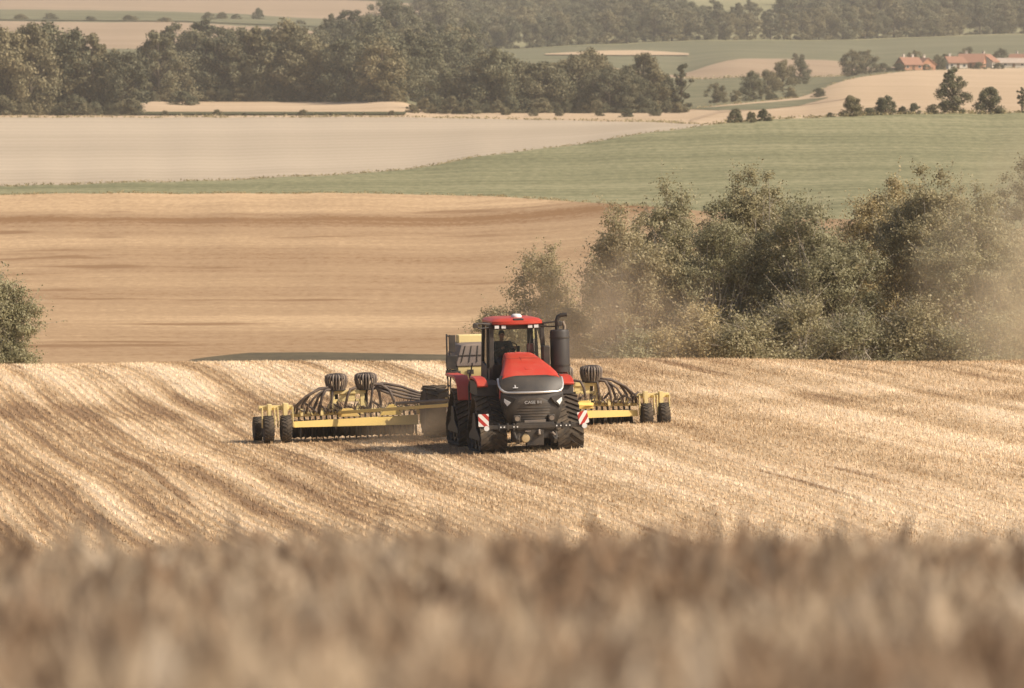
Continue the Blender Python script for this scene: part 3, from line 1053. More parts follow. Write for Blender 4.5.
def house(px, py, wx, dy, wall_h, roof_h, rz, label, roofm=None, wallm=None, chimneys=1, win=3):
    p = place(px, py)
    wx, dy, wall_h, roof_h = wx * .86, dy * .8, wall_h * .66, roof_h * .60
    root = empty("house", p, rz, label, "house", "houses beyond the straw field")
    roofm = roofm or M_tiles
    wallm = wallm or M_wall
    b = MB().box((0, 0, wall_h / 2 - .4), (wx, dy, wall_h + .8))
    for s in (-1, 1):
        x = s * (wx / 2 - .13)
        b.prism([(-dy / 2, wall_h), (dy / 2, wall_h), (0, wall_h + roof_h * .97)], 'X', x - .125, x + .125)
    b.build("wall", wallm, root)
    e = .45
    k = roof_h / (dy / 2)
    rf = MB()
    prof = [(-dy / 2 - e, wall_h - e * k), (0, wall_h + roof_h), (dy / 2 + e, wall_h - e * k), (dy / 2 + e, wall_h - e * k + .25), (0, wall_h + roof_h + .28), (-dy / 2 - e, wall_h - e * k + .25)]
    rf.prism(prof, 'X', -wx / 2 - .3, wx / 2 + .3)
    r = rf.build("roof", roofm, root)
    for c in range(chimneys):
        MB().box(((-.25 + .5 * c) * wx, .8, wall_h + roof_h + .3), (.7, .7, 1.7)).box(((-.25 + .5 * c) * wx, .8, wall_h + roof_h + 1.2), (.9, .9, .12)).build("chimney", M_wall, r)
    for i in range(win):
        x = (-.5 + (i + .5) / (win + 0.0)) * wx
        if i == win // 2 and win > 2:
            d = MB().box((x, -dy / 2 - .03, .88), (.95, .1, 1.75)).build("door", M_door, root)
            MB().box((x + .4, -dy / 2 - .11, 1.0), (.06, .06, .12)).build("handle", M_pole, d)
        else:
            w = MB().box((x, -dy / 2 - .03, 1.2), (1.1, .08, .95)).build("window", M_pole, root)
            MB().box((x, -dy / 2 - .06, 1.2), (.9, .08, .8)).build("pane", M_win, w)
    for s in (-1, 1):
        w = MB().box((s * (wx / 2 + .02), 0, 1.25), (.08, 1.1, .95)).build("window", M_pole, root)
        MB().box((s * (wx / 2 + .05), 0, 1.25), (.08, .9, .8)).build("pane", M_win, w)
    return root


house(909, 70.3, 8, 8, 3.0, 3.6, R(25), "leftmost red roofed house with brick walls beside the tree pair", wallm=M_brick, chimneys=2)
house(924, 69.8, 7, 7, 2.8, 3.2, R(-65), "second red roofed house, gable turned to the straw field", wallm=M_brick)
house(955, 68.8, 8, 8, 3.2, 3.2, R(15), "third red roofed house half behind the tall crest tree")
house(972, 68.3, 10, 9, 3.2, 4.4, R(-12), "largest red roofed house with a tall chimney", wallm=M_brick)
house(987, 68.0, 6, 8, 3.6, 3.6, R(60), "white gabled house with red roof right of the largest house")
house(1008, 67.8, 14, 8, 2.6, 2.4, R(4), "long low barn with faded grey roof near the right border", roofm=M_grey, chimneys=0, win=4)
house(1022, 66.5, 10, 8, 3.2, 3.6, R(-20), "red roofed house behind the long barn at the right border")

# ------------------------------------------------------------------ dust and haze
HAZE_DENS = 0.000095
mh = bpy.data.materials.new("haze_air")
mh.use_nodes = True
nt = mh.node_tree
nt.nodes.remove(nt.nodes["Principled BSDF"])
pv = nt.nodes.new("ShaderNodeVolumePrincipled")
pv.inputs["Color"].default_value = (0.91, 0.89, 0.83, 1)
pv.inputs["Density"].default_value = HAZE_DENS
pv.inputs["Anisotropy"].default_value = 0.2
nt.links.new(pv.outputs[0], nt.nodes["Material Output"].inputs["Volume"])
hz = MB().box((0, 2600, 105), (3400, 5400, 240)).build("haze", mh, smooth=0)
tag(hz, "pale warm summer haze filling the valley air", "haze", kind="stuff")


def dust_cloud(c, s, dens, label, scale=0.5, col=(0.90, 0.74, 0.54)):
    """a soft edged body of dust: density falls off from the middle and is broken by noise"""
    m = bpy.data.materials.new("dust_air")
    m.use_nodes = True
    t = m.node_tree
    t.nodes.remove(t.nodes["Principled BSDF"])
    pv = t.nodes.new("ShaderNodeVolumePrincipled")
    pv.inputs["Color"].default_value = (*col, 1)
    pv.inputs["Anisotropy"].default_value = 0.35
    tc = t.nodes.new("ShaderNodeTexCoord")
    ln_ = t.nodes.new("ShaderNodeVectorMath")
    ln_.operation = 'LENGTH'
    t.links.new(tc.outputs["Object"], ln_.inputs[0])
    ns = t.nodes.new("ShaderNodeTexNoise")
    ns.inputs["Scale"].default_value = 2.2
    ns.inputs["Detail"].default_value = 3
    t.links.new(tc.outputs["Object"], ns.inputs["Vector"])

    def mt(op, a, b, clamp=False):
        n = t.nodes.new("ShaderNodeMath")
        n.operation = op
        n.use_clamp = clamp
        for i, v in enumerate((a, b)):
            if isinstance(v, (int, float)):
                n.inputs[i].default_value = v
            else:
                t.links.new(v, n.inputs[i])
        return n.outputs[0]
    fall = mt('SUBTRACT', 1.0, ln_.outputs["Value"], True)
    nn = mt('MULTIPLY', mt('SUBTRACT', ns.outputs["Fac"], 0.38, True), 5.5)
    t.links.new(mt('MULTIPLY', mt('MULTIPLY', mt('POWER', fall, 1.3), nn), dens), pv.inputs["Density"])
    t.links.new(pv.outputs[0], t.nodes["Material Output"].inputs["Volume"])
    bm = bmesh.new()
    bmesh.ops.create_icosphere(bm, subdivisions=3, radius=1.0)
    me = bpy.data.meshes.new("dust")
    bm.to_mesh(me)
    bm.free()
    me.materials.append(m)
    o = bpy.data.objects.new("dust", me)
    COL.objects.link(o)
    o.location = c
    o.scale = s
    return tag(o, label, "dust", kind="stuff")


dust_cloud((3.0, 215, 1.5), (5.5, 14, 5), 0.05, "brown dust drifting before the grove's left end")
dust_cloud((22.6, 226, 2.5), (7.5, 13, 8), 0.15, "sunlit dust hanging before the grove's right end", col=(1.0, 0.86, 0.62))
dust_cloud((-2.7, 171.0, 0.3), (2.8, 3.2, 1.3), 0.22, "dust whirled up round the tractor's rear track and the drill wheel")

# ------------------------------------------------------------------ tractor
M_red = paint("red_paint", (0.46, 0.028, 0.010), 0.45, 0, 0.15, 2.0, 0.2, 0.15)
M_black = paint("black_paint", (0.014, 0.013, 0.013), 0.5, 0, 0.13, 3)
M_gloss = paint("dark_grille_panel", (0.016, 0.014, 0.013), 0.48, 0, 0.10, 2)
M_grille = paint("grille_mesh", (0.026, 0.022, 0.019), 0.65, 0, 0.18, 3)
M_silver = paint("silver_trim", (0.62, 0.60, 0.57), 0.28, 0.7, 0.15, 3)
M_rubber = paint("track_rubber", (0.024, 0.021, 0.019), 0.9, 0, 0.26, 4)
M_steel = paint("dusty_steel", (0.16, 0.14, 0.125), 0.5, 0.4, 0.45, 4)
M_grey = paint("drum_grey", (0.026, 0.023, 0.022), 0.55, 0, 0.06, 2)
M_white = paint("white_plastic", (0.75, 0.72, 0.68), 0.35, 0, 0.1, 3)
M_lamp = paint("lamp_lens", (0.66, 0.66, 0.64), 0.12, 0, 0.05, 3)
M_inner = plain("cab_inside", (0.045, 0.04, 0.037), 0.8)
M_yel = paint("yellow_paint", (0.74, 0.53, 0.15), 0.42, 0, 0.30, 1.5, 0.2)
M_yel2 = paint("pale_yellow_paint", (0.76, 0.61, 0.27), 0.45, 0, 0.32, 1.5, 0.2)
M_hop = paint("hopper_cover", (0.13, 0.105, 0.10), 0.5, 0, 0.3, 2)
M_hose = paint("hose_rubber", (0.060, 0.045, 0.043), 0.6, 0, 0.30, 5)

mgl = NT("cab_glass")
for nd in [mgl.b]:
    mgl.n.remove(nd)
tr = mgl.new("ShaderNodeBsdfTransparent")
tr.inputs[0].default_value = (0.88, 0.90, 0.86, 1)
gl = mgl.new("ShaderNodeBsdfGlossy")
gl.inputs["Roughness"].default_value = 0.03
fr = mgl.new("ShaderNodeFresnel")
fr.inputs[0].default_value = 1.45
mx = mgl.new("ShaderNodeMixShader")
mgl.link(fr.outputs[0], mx.inputs[0])
mgl.link(tr.outputs[0], mx.inputs[1])
mgl.link(gl.outputs[0], mx.inputs[2])
mgl.link(mx.outputs[0], mgl.out.inputs[0])
M_glass = mgl.m


def stripes(name, sgn):
    m = NT(name)
    sp = m.new("ShaderNodeSeparateXYZ")
    m.link(m.mapped(coord='object'), sp.inputs[0])
    q = m.math('ADD', m.math('MULTIPLY', sp.outputs[0], 3.6 * sgn), m.math('MULTIPLY', sp.outputs[2], 3.6))
    fr_ = m.math('FRACT', m.math('ADD', q, 10.1))
    m.base(m.mix(m.math('GREATER_THAN', fr_, 0.52), (0.68, 0.65, 0.60), (0.40, 0.03, 0.022)))
    m.rough(.35)
    return m.m


M_str = [stripes("red_white_stripes", 1), stripes("red_white_stripes_mirrored", -1)]

TX, TY = 0.06, 166.2
tz = float(zn(np.array(TX), np.array(TY)))
roll = -0.022
tractor = empty("tractor", (TX, TY, tz - 0.03), 0, "large red articulated tractor on four black rubber tracks, seen from the front", "tractor")
tractor.rotation_euler = (0, roll * -1 * -1, TH)
# positive x of the field lies higher, so the machine leans a little to the left
tractor.rotation_euler = (0, -0.022, TH)


# --- tracks
def hull_path(circles, n=22):
    """outline of a belt running round circles (y, z, r), counter clockwise"""
    pts = []
    for (cy, cz, r) in circles:
        for k in range(90):
            a = 2 * math.pi * k / 90
            pts.append((cy + r * math.cos(a), cz + r * math.sin(a)))
    pts = sorted(set(pts))

    def half(ps):
        h = []
        for p in ps:
            while len(h) >= 2 and (h[-1][0] - h[-2][0]) * (p[1] - h[-2][1]) - (h[-1][1] - h[-2][1]) * (p[0] - h[-2][0]) <= 0:
                h.pop()
            h.append(p)
        return h
    lo, up = half(pts), half(pts[::-1])
    return lo[:-1] + up[:-1]


def resample(poly, step):
    P_ = [Vector((p[0], p[1])) for p in poly] + [Vector((poly[0][0], poly[0][1]))]
    L = [0]
    for a_, b_ in zip(P_, P_[1:]):
        L.append(L[-1] + (b_ - a_).length)
    n_ = int(round(L[-1] / step))
    out = []
    j = 0
    for i in range(n_):
        s = L[-1] * i / n_
        while L[j + 1] < s:
            j += 1
        t_ = (s - L[j]) / max(1e-9, L[j + 1] - L[j])
        out.append(P_[j].lerp(P_[j + 1], t_))
    return out


def track_unit(side, yc, first=None):
    root = empty("track_unit", (side * 1.12, yc, 0))
    root.parent = tractor
    circ = [(0.0, 1.10, 0.47), (-0.86, 0.42, 0.38), (0.86, 0.42, 0.38), (-0.30, 0.30, 0.26), (0.30, 0.30, 0.26)]
    path = resample(hull_path(circ), 0.1)
    n_ = len(path)
    belt = MB()
    hw = 0.38
    rings = []
    for i in range(n_):
        t_ = (path[(i + 1) % n_] - path[i - 1]).normalized()
        nr_ = Vector((t_.y, -t_.x))
        o_, i_ = path[i] + nr_ * 0.03, path[i] - nr_ * 0.02
        rings.append([(-hw, o_.x, o_.y), (hw, o_.x, o_.y), (hw, i_.x, i_.y), (-hw, i_.x, i_.y)])
    rings.append(rings[0])
    belt.ring_solid(rings, caps=False)
    for i in range(0, n_, 2):          # chevron lugs
        for sgn, off in ((-1, 0), (1, 1)):
            a_ = path[(i + off) % n_]
            b_ = path[(i + off + 2) % n_]
            ta = (path[(i + off + 1) % n_] - path[(i + off - 1) % n_]).normalized()
            tb = (path[(i + off + 3) % n_] - path[(i + off + 1) % n_]).normalized()
            na, nb_ = Vector((ta.y, -ta.x)), Vector((tb.y, -tb.x))
            pts8 = []
            for (p_, nn_, tt_, xx) in ((a_, na, ta, sgn * 0.03), (b_, nb_, tb, sgn * hw)):
                for dt in (-.032, .032):
                    for hgt_ in (0.02, 0.085):
                        q = p_ + nn_ * hgt_ + tt_ * dt
                        pts8.append((xx, q.x, q.y))
            belt.add(pts8, [(0, 1, 3, 2), (4, 6, 7, 5), (0, 4, 5, 1), (2, 3, 7, 6), (0, 2, 6, 4), (1, 5, 7, 3)])
    belt.build("belt", M_rubber, root, smooth=30)
    dw = MB().lathe([(.0, -.30), (.20, -.30), (.44, -.26), (.44, -.20), (.30, -.16), (.30, .16), (.44, .20), (.44, .26), (.20, .30), (0, .30)], (0, 0, 1.10), 'X', 24)
    for k in range(10):
        a_ = 2 * math.pi * k / 10
        for s in (-1, 1):
            dw.cyl((s * .29, .16 * math.cos(a_), 1.10 + .16 * math.sin(a_)), (s * .325, .16 * math.cos(a_), 1.10 + .16 * math.sin(a_)), .025, 6)
    dw.build("drive_wheel", M_black, root)
    for y_, z_, r_ in ((-.86, .42, .355), (.86, .42, .355)):
        MB().lathe([(0, -.30), (.12, -.32), (.14, -.24), (r_ - .07, -.22), (r_, -.30), (r_, -.06), (.2, -.05), (.2, .05), (r_, .06), (r_, .30), (r_ - .07, .22), (.14, .24), (.12, .32), (0, .30)], (0, y_, z_), 'X', 24).build("idler_wheel", M_black, root)
    for y_ in (-.30, .30):
        MB().lathe([(0, -.28), (.10, -.30), (.12, -.26), (.235, -.28), (.235, -.06), (.1, -.05), (.1, .05), (.235, .06), (.235, .28), (.12, .26), (.10, .30), (0, .28)], (0, y_, .30), 'X', 18).build("roller", M_black, root)
    fm = MB()
    for s in (-1, 1):
        fm.prism([(-.95, .36), (.95, .36), (.95, .48), (.35, .70), (.18, 1.12), (-.18, 1.12), (-.35, .70), (-.95, .48)], 'X', s * .335, s * .375)
    fm.build("track_frame", M_red if False else M_black, root, .01)
    return root


for sd in (-1, 1):
    for yc in (-2.0, 2.0):
        track_unit(sd, yc)

# --- chassis
b = MB()
b.box((0, -1.7, 1.05), (1.0, 2.6, .75)).box((0, 1.9, .95), (.9, 2.6, .6)).box((0, 0, .95), (.4, 1.4, .4))
b.cyl((-.95, -2.0, 1.1), (.95, -2.0, 1.1), .16).cyl((-.95, 2.0, 1.1), (.95, 2.0, 1.1), .16)
b.box((0, -1.9, 1.62), (1.35, 2.2, .5)).box((0, -.95, 1.7), (1.2, .7, .7))
b.build("chassis", M_black, tractor, .03)


# --- hood
def hood_ring(y, zt, wt, ws, zb, zs):
    half = [(0, zt), (wt * .62, zt - .006), (wt * .90, zt - .022), (wt, zt - .075), (ws * .98, zs), (ws, zb)]
    pts = [(x, y, z) for x, z in half] + [(-x, y, z) for x, z in half[:0:-1]]
    return pts


secs = [(-.95, 2.80, .42, .47, 1.85, 2.55), (-1.4, 2.77, .46, .53, 1.82, 2.48), (-2.0, 2.66, .56, .65, 1.75, 2.36), (-2.5, 2.53, .68, .79, 1.68, 2.20), (-2.9, 2.38, .79, .89, 1.62, 2.04), (-3.10, 2.28, .83, .91, 1.58, 1.94), (-3.18, 2.235, .835, .905, 1.58, 1.92)]
hd = MB()
hd.ring_solid([hood_ring(*s) for s in secs])
hood = hd.build("hood", M_red, tractor, smooth=50)
# centre crease and side lines on the hood
MB().bar((0, -1.0, 2.802), (0, -2.0, 2.664), .18, .016).bar((0, -2.0, 2.664), (0, -2.9, 2.384), .20, .016).build("hood_ridge", M_red, hood, .006)
for s in (-1, 1):
    v_ = MB()
    for k in range(9):
        v_.box((s * (.66 + .028 * k), -1.85 - .10 * k, 1.92), (.03, .05, .42), (0, 0, 0))
    v_.build("side_vent", M_black, hood)

MB().bar((-.60, -2.02, 2.676), (.60, -2.02, 2.676), .012, .006).build("panel_seam", M_black, hood)
# --- dark panel between hood and chrome trim
def prow(z, y, hw, nose=0.13, n=15):
    """a bowed horizontal outline: half width hw, bulging forward in the middle"""
    pts = []
    for k in range(n):
        a_ = -1 + 2 * k / (n - 1)
        pts.append((hw * a_, y - nose * (1 - abs(a_) ** 2.6), z))
    return pts


def shell(rows, back=0.30):
    m = MB()
    rings = []
    for (z, y, hw, nose) in rows:
        f_ = prow(z, y, hw, nose)
        rings.append(f_ + [(hw * .98, y + back, z), (-hw * .98, y + back, z)])
    m.ring_solid(rings)
    return m


shell([(2.232, -3.08, .845, .12), (2.16, -3.15, .885, .13), (2.0, -3.24, .905, .15), (1.86, -3.31, .89, .17), (1.775, -3.36, .82, .18)]).build("upper_panel", M_gloss, tractor, smooth=50)
# chrome bow
for nm, off in (("chrome_trim", 0),):
    pts = [(-.925, -3.00, 2.14), (-.93, -3.10, 2.05), (-.925, -3.19, 1.95), (-.89, -3.29, 1.85), (-.82, -3.385, 1.785)]
    mid = [(x, y - .025, 1.757) for x, y, z in prow(0, -3.37, .73, .18, 11)]
    pts = pts + mid + [(-x, y, z) for x, y, z in pts[::-1]]
    MB().tube(pts, .036, 8).build(nm, M_silver, tractor, smooth=60)
# nose below
shell([(1.755, -3.34, .89, .19), (1.62, -3.36, .905, .20), (1.40, -3.40, .875, .20), (1.15, -3.42, .81, .19), (.92, -3.39, .73, .17), (.86, -3.36, .70, .16)], .45).build("nose_cowl", M_gloss, tractor, smooth=50)
grille = MB()
rows_ = []
for z in np.linspace(.93, 1.60, 9):
    hw = .60 if z < 1.4 else .60 * math.sqrt(max(.05, 1 - ((z - 1.4) / .235) ** 2))
    rows_.append((float(z), -3.50, hw, .13))
rings = []
for (z, y, hw, nose) in rows_:
    f_ = prow(z, y, hw, nose)
    rings.append(f_ + [(hw, -3.38, z), (-hw, -3.38, z)])
grille.ring_solid(rings)
gr = grille.build("grille", M_grille, tractor, smooth=50)
sl = MB()
for z in (1.0, 1.08, 1.16, 1.24, 1.32):
    p_ = [(x, y - .006, z) for x, y, zz in prow(z, -3.50, .57, .13, 11)]
    sl.tube(p_, .012, 5)
sl.build("grille_slat", M_black, gr)
# headlights
for s in (-1, 1):
    hl = MB()
    q = [(s * .50, -3.61, 1.60), (s * .86, -3.44, 1.71), (s * .875, -3.42, 1.50), (s * .78, -3.49, 1.32), (s * .60, -3.58, 1.46)]
    hl.ring_solid([[Vector(p_) + Vector((0, .1, 0)) for p_ in q], [Vector(p_) + Vector((0, -.03, 0)) for p_ in q]])
    h_ = hl.build("headlight", M_gloss, tractor, .008)
    q2 = [(s * .66, -3.575, 1.49), (s * .84, -3.475, 1.60), (s * .845, -3.465, 1.50), (s * .76, -3.525, 1.38)]
    MB().ring_solid([[Vector(p_) + Vector((0, .05, 0)) for p_ in q2], [Vector(p_) + Vector((0, -.03, 0)) for p_ in q2]]).build("lens", M_lamp, h_, .006)
# lettering
fc = bpy.data.curves.new("lettering_curve", 'FONT')
fc.body = "CASE IH"
fc.size = 0.12
fc.align_x = 'CENTER'
fc.extrude = 0.008
fo = bpy.data.objects.new("lettering_curve", fc)
COL.objects.link(fo)
me = bpy.data.meshes.new_from_object(fo.evaluated_get(bpy.context.evaluated_depsgraph_get()))
bpy.data.objects.remove(fo)
me.materials.clear()
me.materials.append(M_silver)
lt = bpy.data.objects.new("lettering", me)
COL.objects.link(lt)
lt.parent = tractor
lt.location = (-.03, -3.665, 1.44)
lt.rotation_euler = (R(86), 0, 0)
lt.scale = (1.15, 1, 1)
# small silver mark on the upper panel
MB().box((-.50, -3.475, 1.90), (.15, .012, .02), (R(-30), 0, 0)).box((-.50, -3.44, 1.93), (.03, .012, .10), (R(-30), 0, 0)).build("emblem", M_silver, tractor)
# work lamps + number plate
for s in (-.50, .50):
    l_ = MB().box((s, -3.62, 1.02), (.20, .12, .20)).build("work_lamp", M_black, tractor, .02)
    MB().cyl((s, -3.67, 1.02), (s, -3.695, 1.02), .07, 16).build("lens", M_steel, l_)
MB().box((.02, -3.66, .935), (.62, .02, .085)).build("number_plate", M_steel, tractor, .006)
# bumper bar, warning panels
bp = MB().box((0, -3.72, .80), (3.0, .12, .12)).box((0, -3.60, .80), (1.1, .3, .22))
for x in (-1.05, -.8, -.62, .62, .8, 1.05):
    bp.box((x, -3.70, .80), (.05, .18, .2))
bp.build("bumper_bar", M_black, tractor, .01)
bl = MB()
for x in (-1.0, -.9, -.62, -.52, .62, .74, .9, 1.0):
    bl.cyl((x, -3.775, .80), (x, -3.795, .80), .022, 8)
bl.build("bolt_head", M_lamp, tractor)
for i, s in enumerate((-1, 1)):
    wp = MB().box((0, 0, 0), (.30, .025, .36)).build("warning_panel", M_str[i], tractor, .004)
    wp.location = (s * 1.47 + (-.03 if s < 0 else -.08), -3.80, 1.01)
    if s > 0:
        wp.rotation_euler = (0, R(-12), R(8))
    MB().cyl((s * 1.42, -3.76, .78), (s * 1.42, -3.85, .78), .075, 14).build("marker_lamp", M_lamp, tractor)
# front hitch
fh = MB()
fh.box((0, -3.45, .62), (1.15, .45, .34)).box((0, -3.62, .50), (.5, .25, .5))
for s in (-1, 1):
    fh.bar((s * .42, -3.5, .62), (s * .55, -3.95, .38), .10, .16).cyl((s * .62, -3.55, .72), (s * .58, -3.9, .45), .05, 8)
    fh.box((s * .60, -3.55, .60), (.12, .3, .5))
fh.cyl((.12, -3.76, .62), (.12, -3.82, .62), .09, 10)
fh.build("front_hitch", M_black, tractor, .012)
MB().cyl((.10, -3.8, .70), (.10, -3.86, .56), .04, 8).cyl((.48, -3.8, .62), (.62, -3.84, .46), .04, 8).cyl((-.3, -3.8, .66), (-.14, -3.83, .66), .022, 6).build("hydraulic_coupler", M_steel, tractor)
M_hitch = paint("hitch_tan", (0.40, 0.30, 0.15), .6, 0, .5, 3)
MB().lathe([(.0, -.07), (.11, -.06), (.13, 0), (.11, .06), (0, .07)], (-.28, -3.72, .46), 'Y', 14).build("drawbar_cap", M_hitch, tractor)

# fenders
for s in (-1, 1):
    m = MB()
    prof = [(-2.30, 1.93), (-2.1, 2.05), (-1.7, 2.13), (-1.0, 2.15), (-.8, 2.06), (-.8, 1.98), (-1.02, 2.08), (-1.7, 2.06), (-2.08, 1.985), (-2.27, 1.87)]
    m.prism(prof, 'X', s * 1.10, s * 1.42)
    f_ = m.build("front_fender", M_red, tractor, .02)
    MB().prism([(-2.2, 1.62), (-.9, 1.66), (-.9, 2.03), (-1.7, 2.03), (-2.15, 1.93)], 'X', s * .78, s * 1.41).build("fender_liner", M_black, f_)
    m = MB()
    prof = [(.82, 1.35), (.87, 1.58), (1.05, 1.86), (1.45, 2.04), (3.2, 2.04), (3.2, 1.96), (1.48, 1.96), (1.12, 1.80), (.93, 1.55), (.89, 1.35)]
    m.prism(prof, 'X', s * 1.10, s * 1.50)
    m.build("rear_fender", M_red, tractor, .02)
    ld = MB()
    for z in (.75, 1.05, 1.35, 1.65):
        ld.box((s * 1.15, -.35, z), (.42, .3, .04))
    ld.bar((s * 1.35, -.2, .7), (s * 1.30, -.2, 2.2), .04, .04).bar((s * .95, -.2, .7), (s * .95, -.2, 2.0), .04, .04)
    ld.build("ladder", M_black, tractor)
    MB().tube([(s * 1.36, -.42, 1.0), (s * 1.38, -.45, 1.8), (s * 1.25, -.42, 2.5)], .022, 6).build("handrail", M_black, tractor, smooth=60)

# --- cab
cz0, cz1 = 1.95, 3.60
fl = MB().box((0, 0, 2.0), (1.48, 1.9, .14)).prism([(-.95, 1.8), (.98, 1.8), (.98, 2.5), (-.3, 2.3), (-.95, 2.6)], 'X', -.76, -.69).prism([(-.95, 1.8), (.98, 1.8), (.98, 2.5), (-.3, 2.3), (-.95, 2.6)], 'X', .69, .76)
fl.box((0, -.92, 2.2), (1.40, .06, .5)).build("cab_floor", M_black, tractor, .01)
fr_ = MB()
for s in (-1, 1):
    fr_.bar((s * .78, -.97, 2.0), (s * .74, -.90, cz1), .12, .12)
    fr_.bar((s * .74, -.10, 2.0), (s * .71, -.08, cz1), .09, .10)
    fr_.bar((s * .71, .95, 2.0), (s * .67, .88, cz1), .13, .12)
    fr_.bar((s * .73, -.90, cz1), (s * .69, .88, cz1), .08, .10)
fr_.box((0, -.91, cz1 - .06), (1.48, .10, .14)).box((0, .89, cz1 - .04), (1.34, .08, .10)).box((0, .95, 2.15), (1.40, .06, .3))
fr_.build("cab_frame", M_black, tractor, .012)
gls = MB()
gls.add([(-.72, -.955, 2.62), (.72, -.955, 2.62), (.68, -.915, cz1 - .12), (-.68, -.915, cz1 - .12)], [(0, 1, 2, 3)])
gls.build("windscreen", M_glass, tractor, smooth=0)
gls = MB()
gls.add([(-.64, .945, 2.35), (.64, .945, 2.35), (.61, .905, cz1 - .09), (-.61, .905, cz1 - .09)], [(0, 1, 2, 3)])
gls.build("rear_window", M_glass, tractor, smooth=0)
for s in (-1, 1):
    gls = MB()
    gls.add([(s * .80, -.90, 2.62), (s * .735, -.16, 2.35), (s * .70, -.14, cz1 - .05), (s * .75, -.83, cz1 - .05)], [(0, 1, 2, 3)])
    gls.add([(s * .735, -.05, 2.35), (s * .72, .88, 2.5), (s * .69, .82, cz1 - .05), (s * .705, -.03, cz1 - .05)], [(0, 1, 2, 3)])
    gls.build("side_window", M_glass, tractor, smooth=0)
rf = MB()


def rr(y0, y1, hw, z, c=.14):
    return [(-hw, y0 + c, z), (-hw + c, y0, z), (-hw * .3, y0 - .05, z), (hw * .3, y0 - .05, z), (hw - c, y0, z), (hw, y0 + c, z), (hw, y1 - c, z), (hw - c, y1, z), (-hw + c, y1, z), (-hw, y1 - c, z)]


rf.ring_solid([rr(-1.10, .90, .70, 3.60), rr(-1.16, .94, .735, 3.63), rr(-1.16, .94, .735, 3.71), rr(-1.04, .88, .66, 3.775), rr(-.75, .7, .50, 3.80)])
roof = rf.build("roof", M_red, tractor, smooth=40)
MB().box((.02, -1.05, 3.755), (.30, .26, .06)).build("camera_housing", M_black, roof, .015)
MB().lathe([(0, 0), (.15, 0), (.16, .05), (.11, .11), (0, .12)], (.06, -.55, 3.785), 'Z', 18).build("receiver_dome", M_white, roof, smooth=60)
for x in (-.62, -.42, .36, .54):
    l_ = MB().box((x, -1.08, 3.55), (.15, .10, .11)).build("roof_lamp", M_black, tractor, .012)
    MB().box((x, -1.137, 3.55), (.125, .02, .085)).build("lens", M_lamp, l_)
# mirror arms and mirrors
for s in (-1, 1):
    m = MB().tube([(s * .70, -.95, 3.62), (s * 1.05, -1.05, 3.66), (s * 1.28, -1.05, 3.66)], .032, 6).tube([(s * .70, -.95, 3.54), (s * 1.1, -1.02, 3.52), (s * 1.25, -1.05, 3.60)], .025, 6)
    arm = m.build("mirror_arm", M_black, tractor, smooth=60)
    MB().box((s * 1.24, -1.08, 3.60), (.14, .10, .13)).build("work_lamp", M_black, arm, .015)
# wiper, interior
MB().bar((.30, -.985, 2.7), (.42, -.955, 3.35), .025, .02).build("wiper", M_black, tractor)
st_ = MB().box((-.25, .40, 2.36), (.52, .52, .16)).box((-.25, .64, 2.54), (.42, .14, .34), (R(-8), 0, 0)).box((-.25, .42, 2.18), (.3, .34, .24))
st_.build("seat", M_inner, tractor, .04)
MB().box((.12, .35, 2.56), (.14, .5, .12)).box((.20, .10, 2.82), (.05, .16, .24), (0, 0, .3)).build("armrest_console", M_inner, tractor, .02)
sw = MB()
ring_ = []
cen = Vector((-.10, -.20, 2.93))
tl = Matrix.Rotation(R(-35), 3, 'X')
pts = [cen + tl @ Vector((.21 * math.cos(2 * math.pi * k / 20), .21 * math.sin(2 * math.pi * k / 20), 0)) for k in range(21)]
sw.tube(pts, .017, 6, caps=False)
for a_ in (0, 2.1, 4.2):
    sw.bar(cen, cen + tl @ Vector((.2 * math.cos(a_), .2 * math.sin(a_), 0)), .03, .02)
sw.cyl(cen, (-.10, -.52, 2.55), .04, 8).box((-.10, -.60, 2.40), (.24, .22, .5))
sw.build("steering_wheel", M_inner, tractor, smooth=40)
MB().box((.42, -.70, 2.86), (.20, .10, .34), (0, 0, .15)).build("display_screen", paint("red_dark_plastic", (.16, .03, .025), .4, 0, .1), tractor, .02)

# --- exhaust drum at the right
dr = MB().lathe([(.0, 2.16), (.22, 2.16), (.28, 2.20), (.285, 3.36), (.26, 3.42), (.0, 3.42)], (1.24, -1.05, 0), 'Z', 28)
drum = dr.build("exhaust_drum", M_grey, tractor, smooth=40)
MB().tube([(1.17, -1.05, 3.40), (1.17, -1.05, 3.70), (1.20, -1.06, 3.80), (1.29, -1.08, 3.85), (1.46, -1.10, 3.86)], .062, 12).build("exhaust_pipe", M_black, drum, smooth=60)
for z in (2.40, 3.20):
    MB().lathe([(.290, z - .02), (.300, z - .02), (.300, z + .02), (.290, z + .02)], (1.24, -1.05, 0), 'Z', 28).build("clamp_band", M_black, drum, smooth=40)
MB().box((.80, -1.15, 2.55), (.20, .35, .85)).box((.98, -1.1, 2.1), (.6, .4, .16)).build("drum_bracket", M_black, tractor, .02)
MB().tube([(1.36, -1.02, 3.3), (1.40, -1.0, 3.5), (1.34, -1.0, 3.66)], .05, 8).build("intake_elbow", M_steel, tractor, smooth=60)

# ------------------------------------------------------------------ driver
M_skin = plain("skin", (0.33, 0.19, 0.13), 0.6, .1)
M_jack = plain("dark_jacket", (0.045, 0.045, 0.05), 0.9, .2)
M_trou = plain("dark_trousers", (0.05, 0.055, 0.07), 0.9, .2)
M_hair = plain("dark_hair", (0.03, 0.022, 0.016), 0.8, .2)


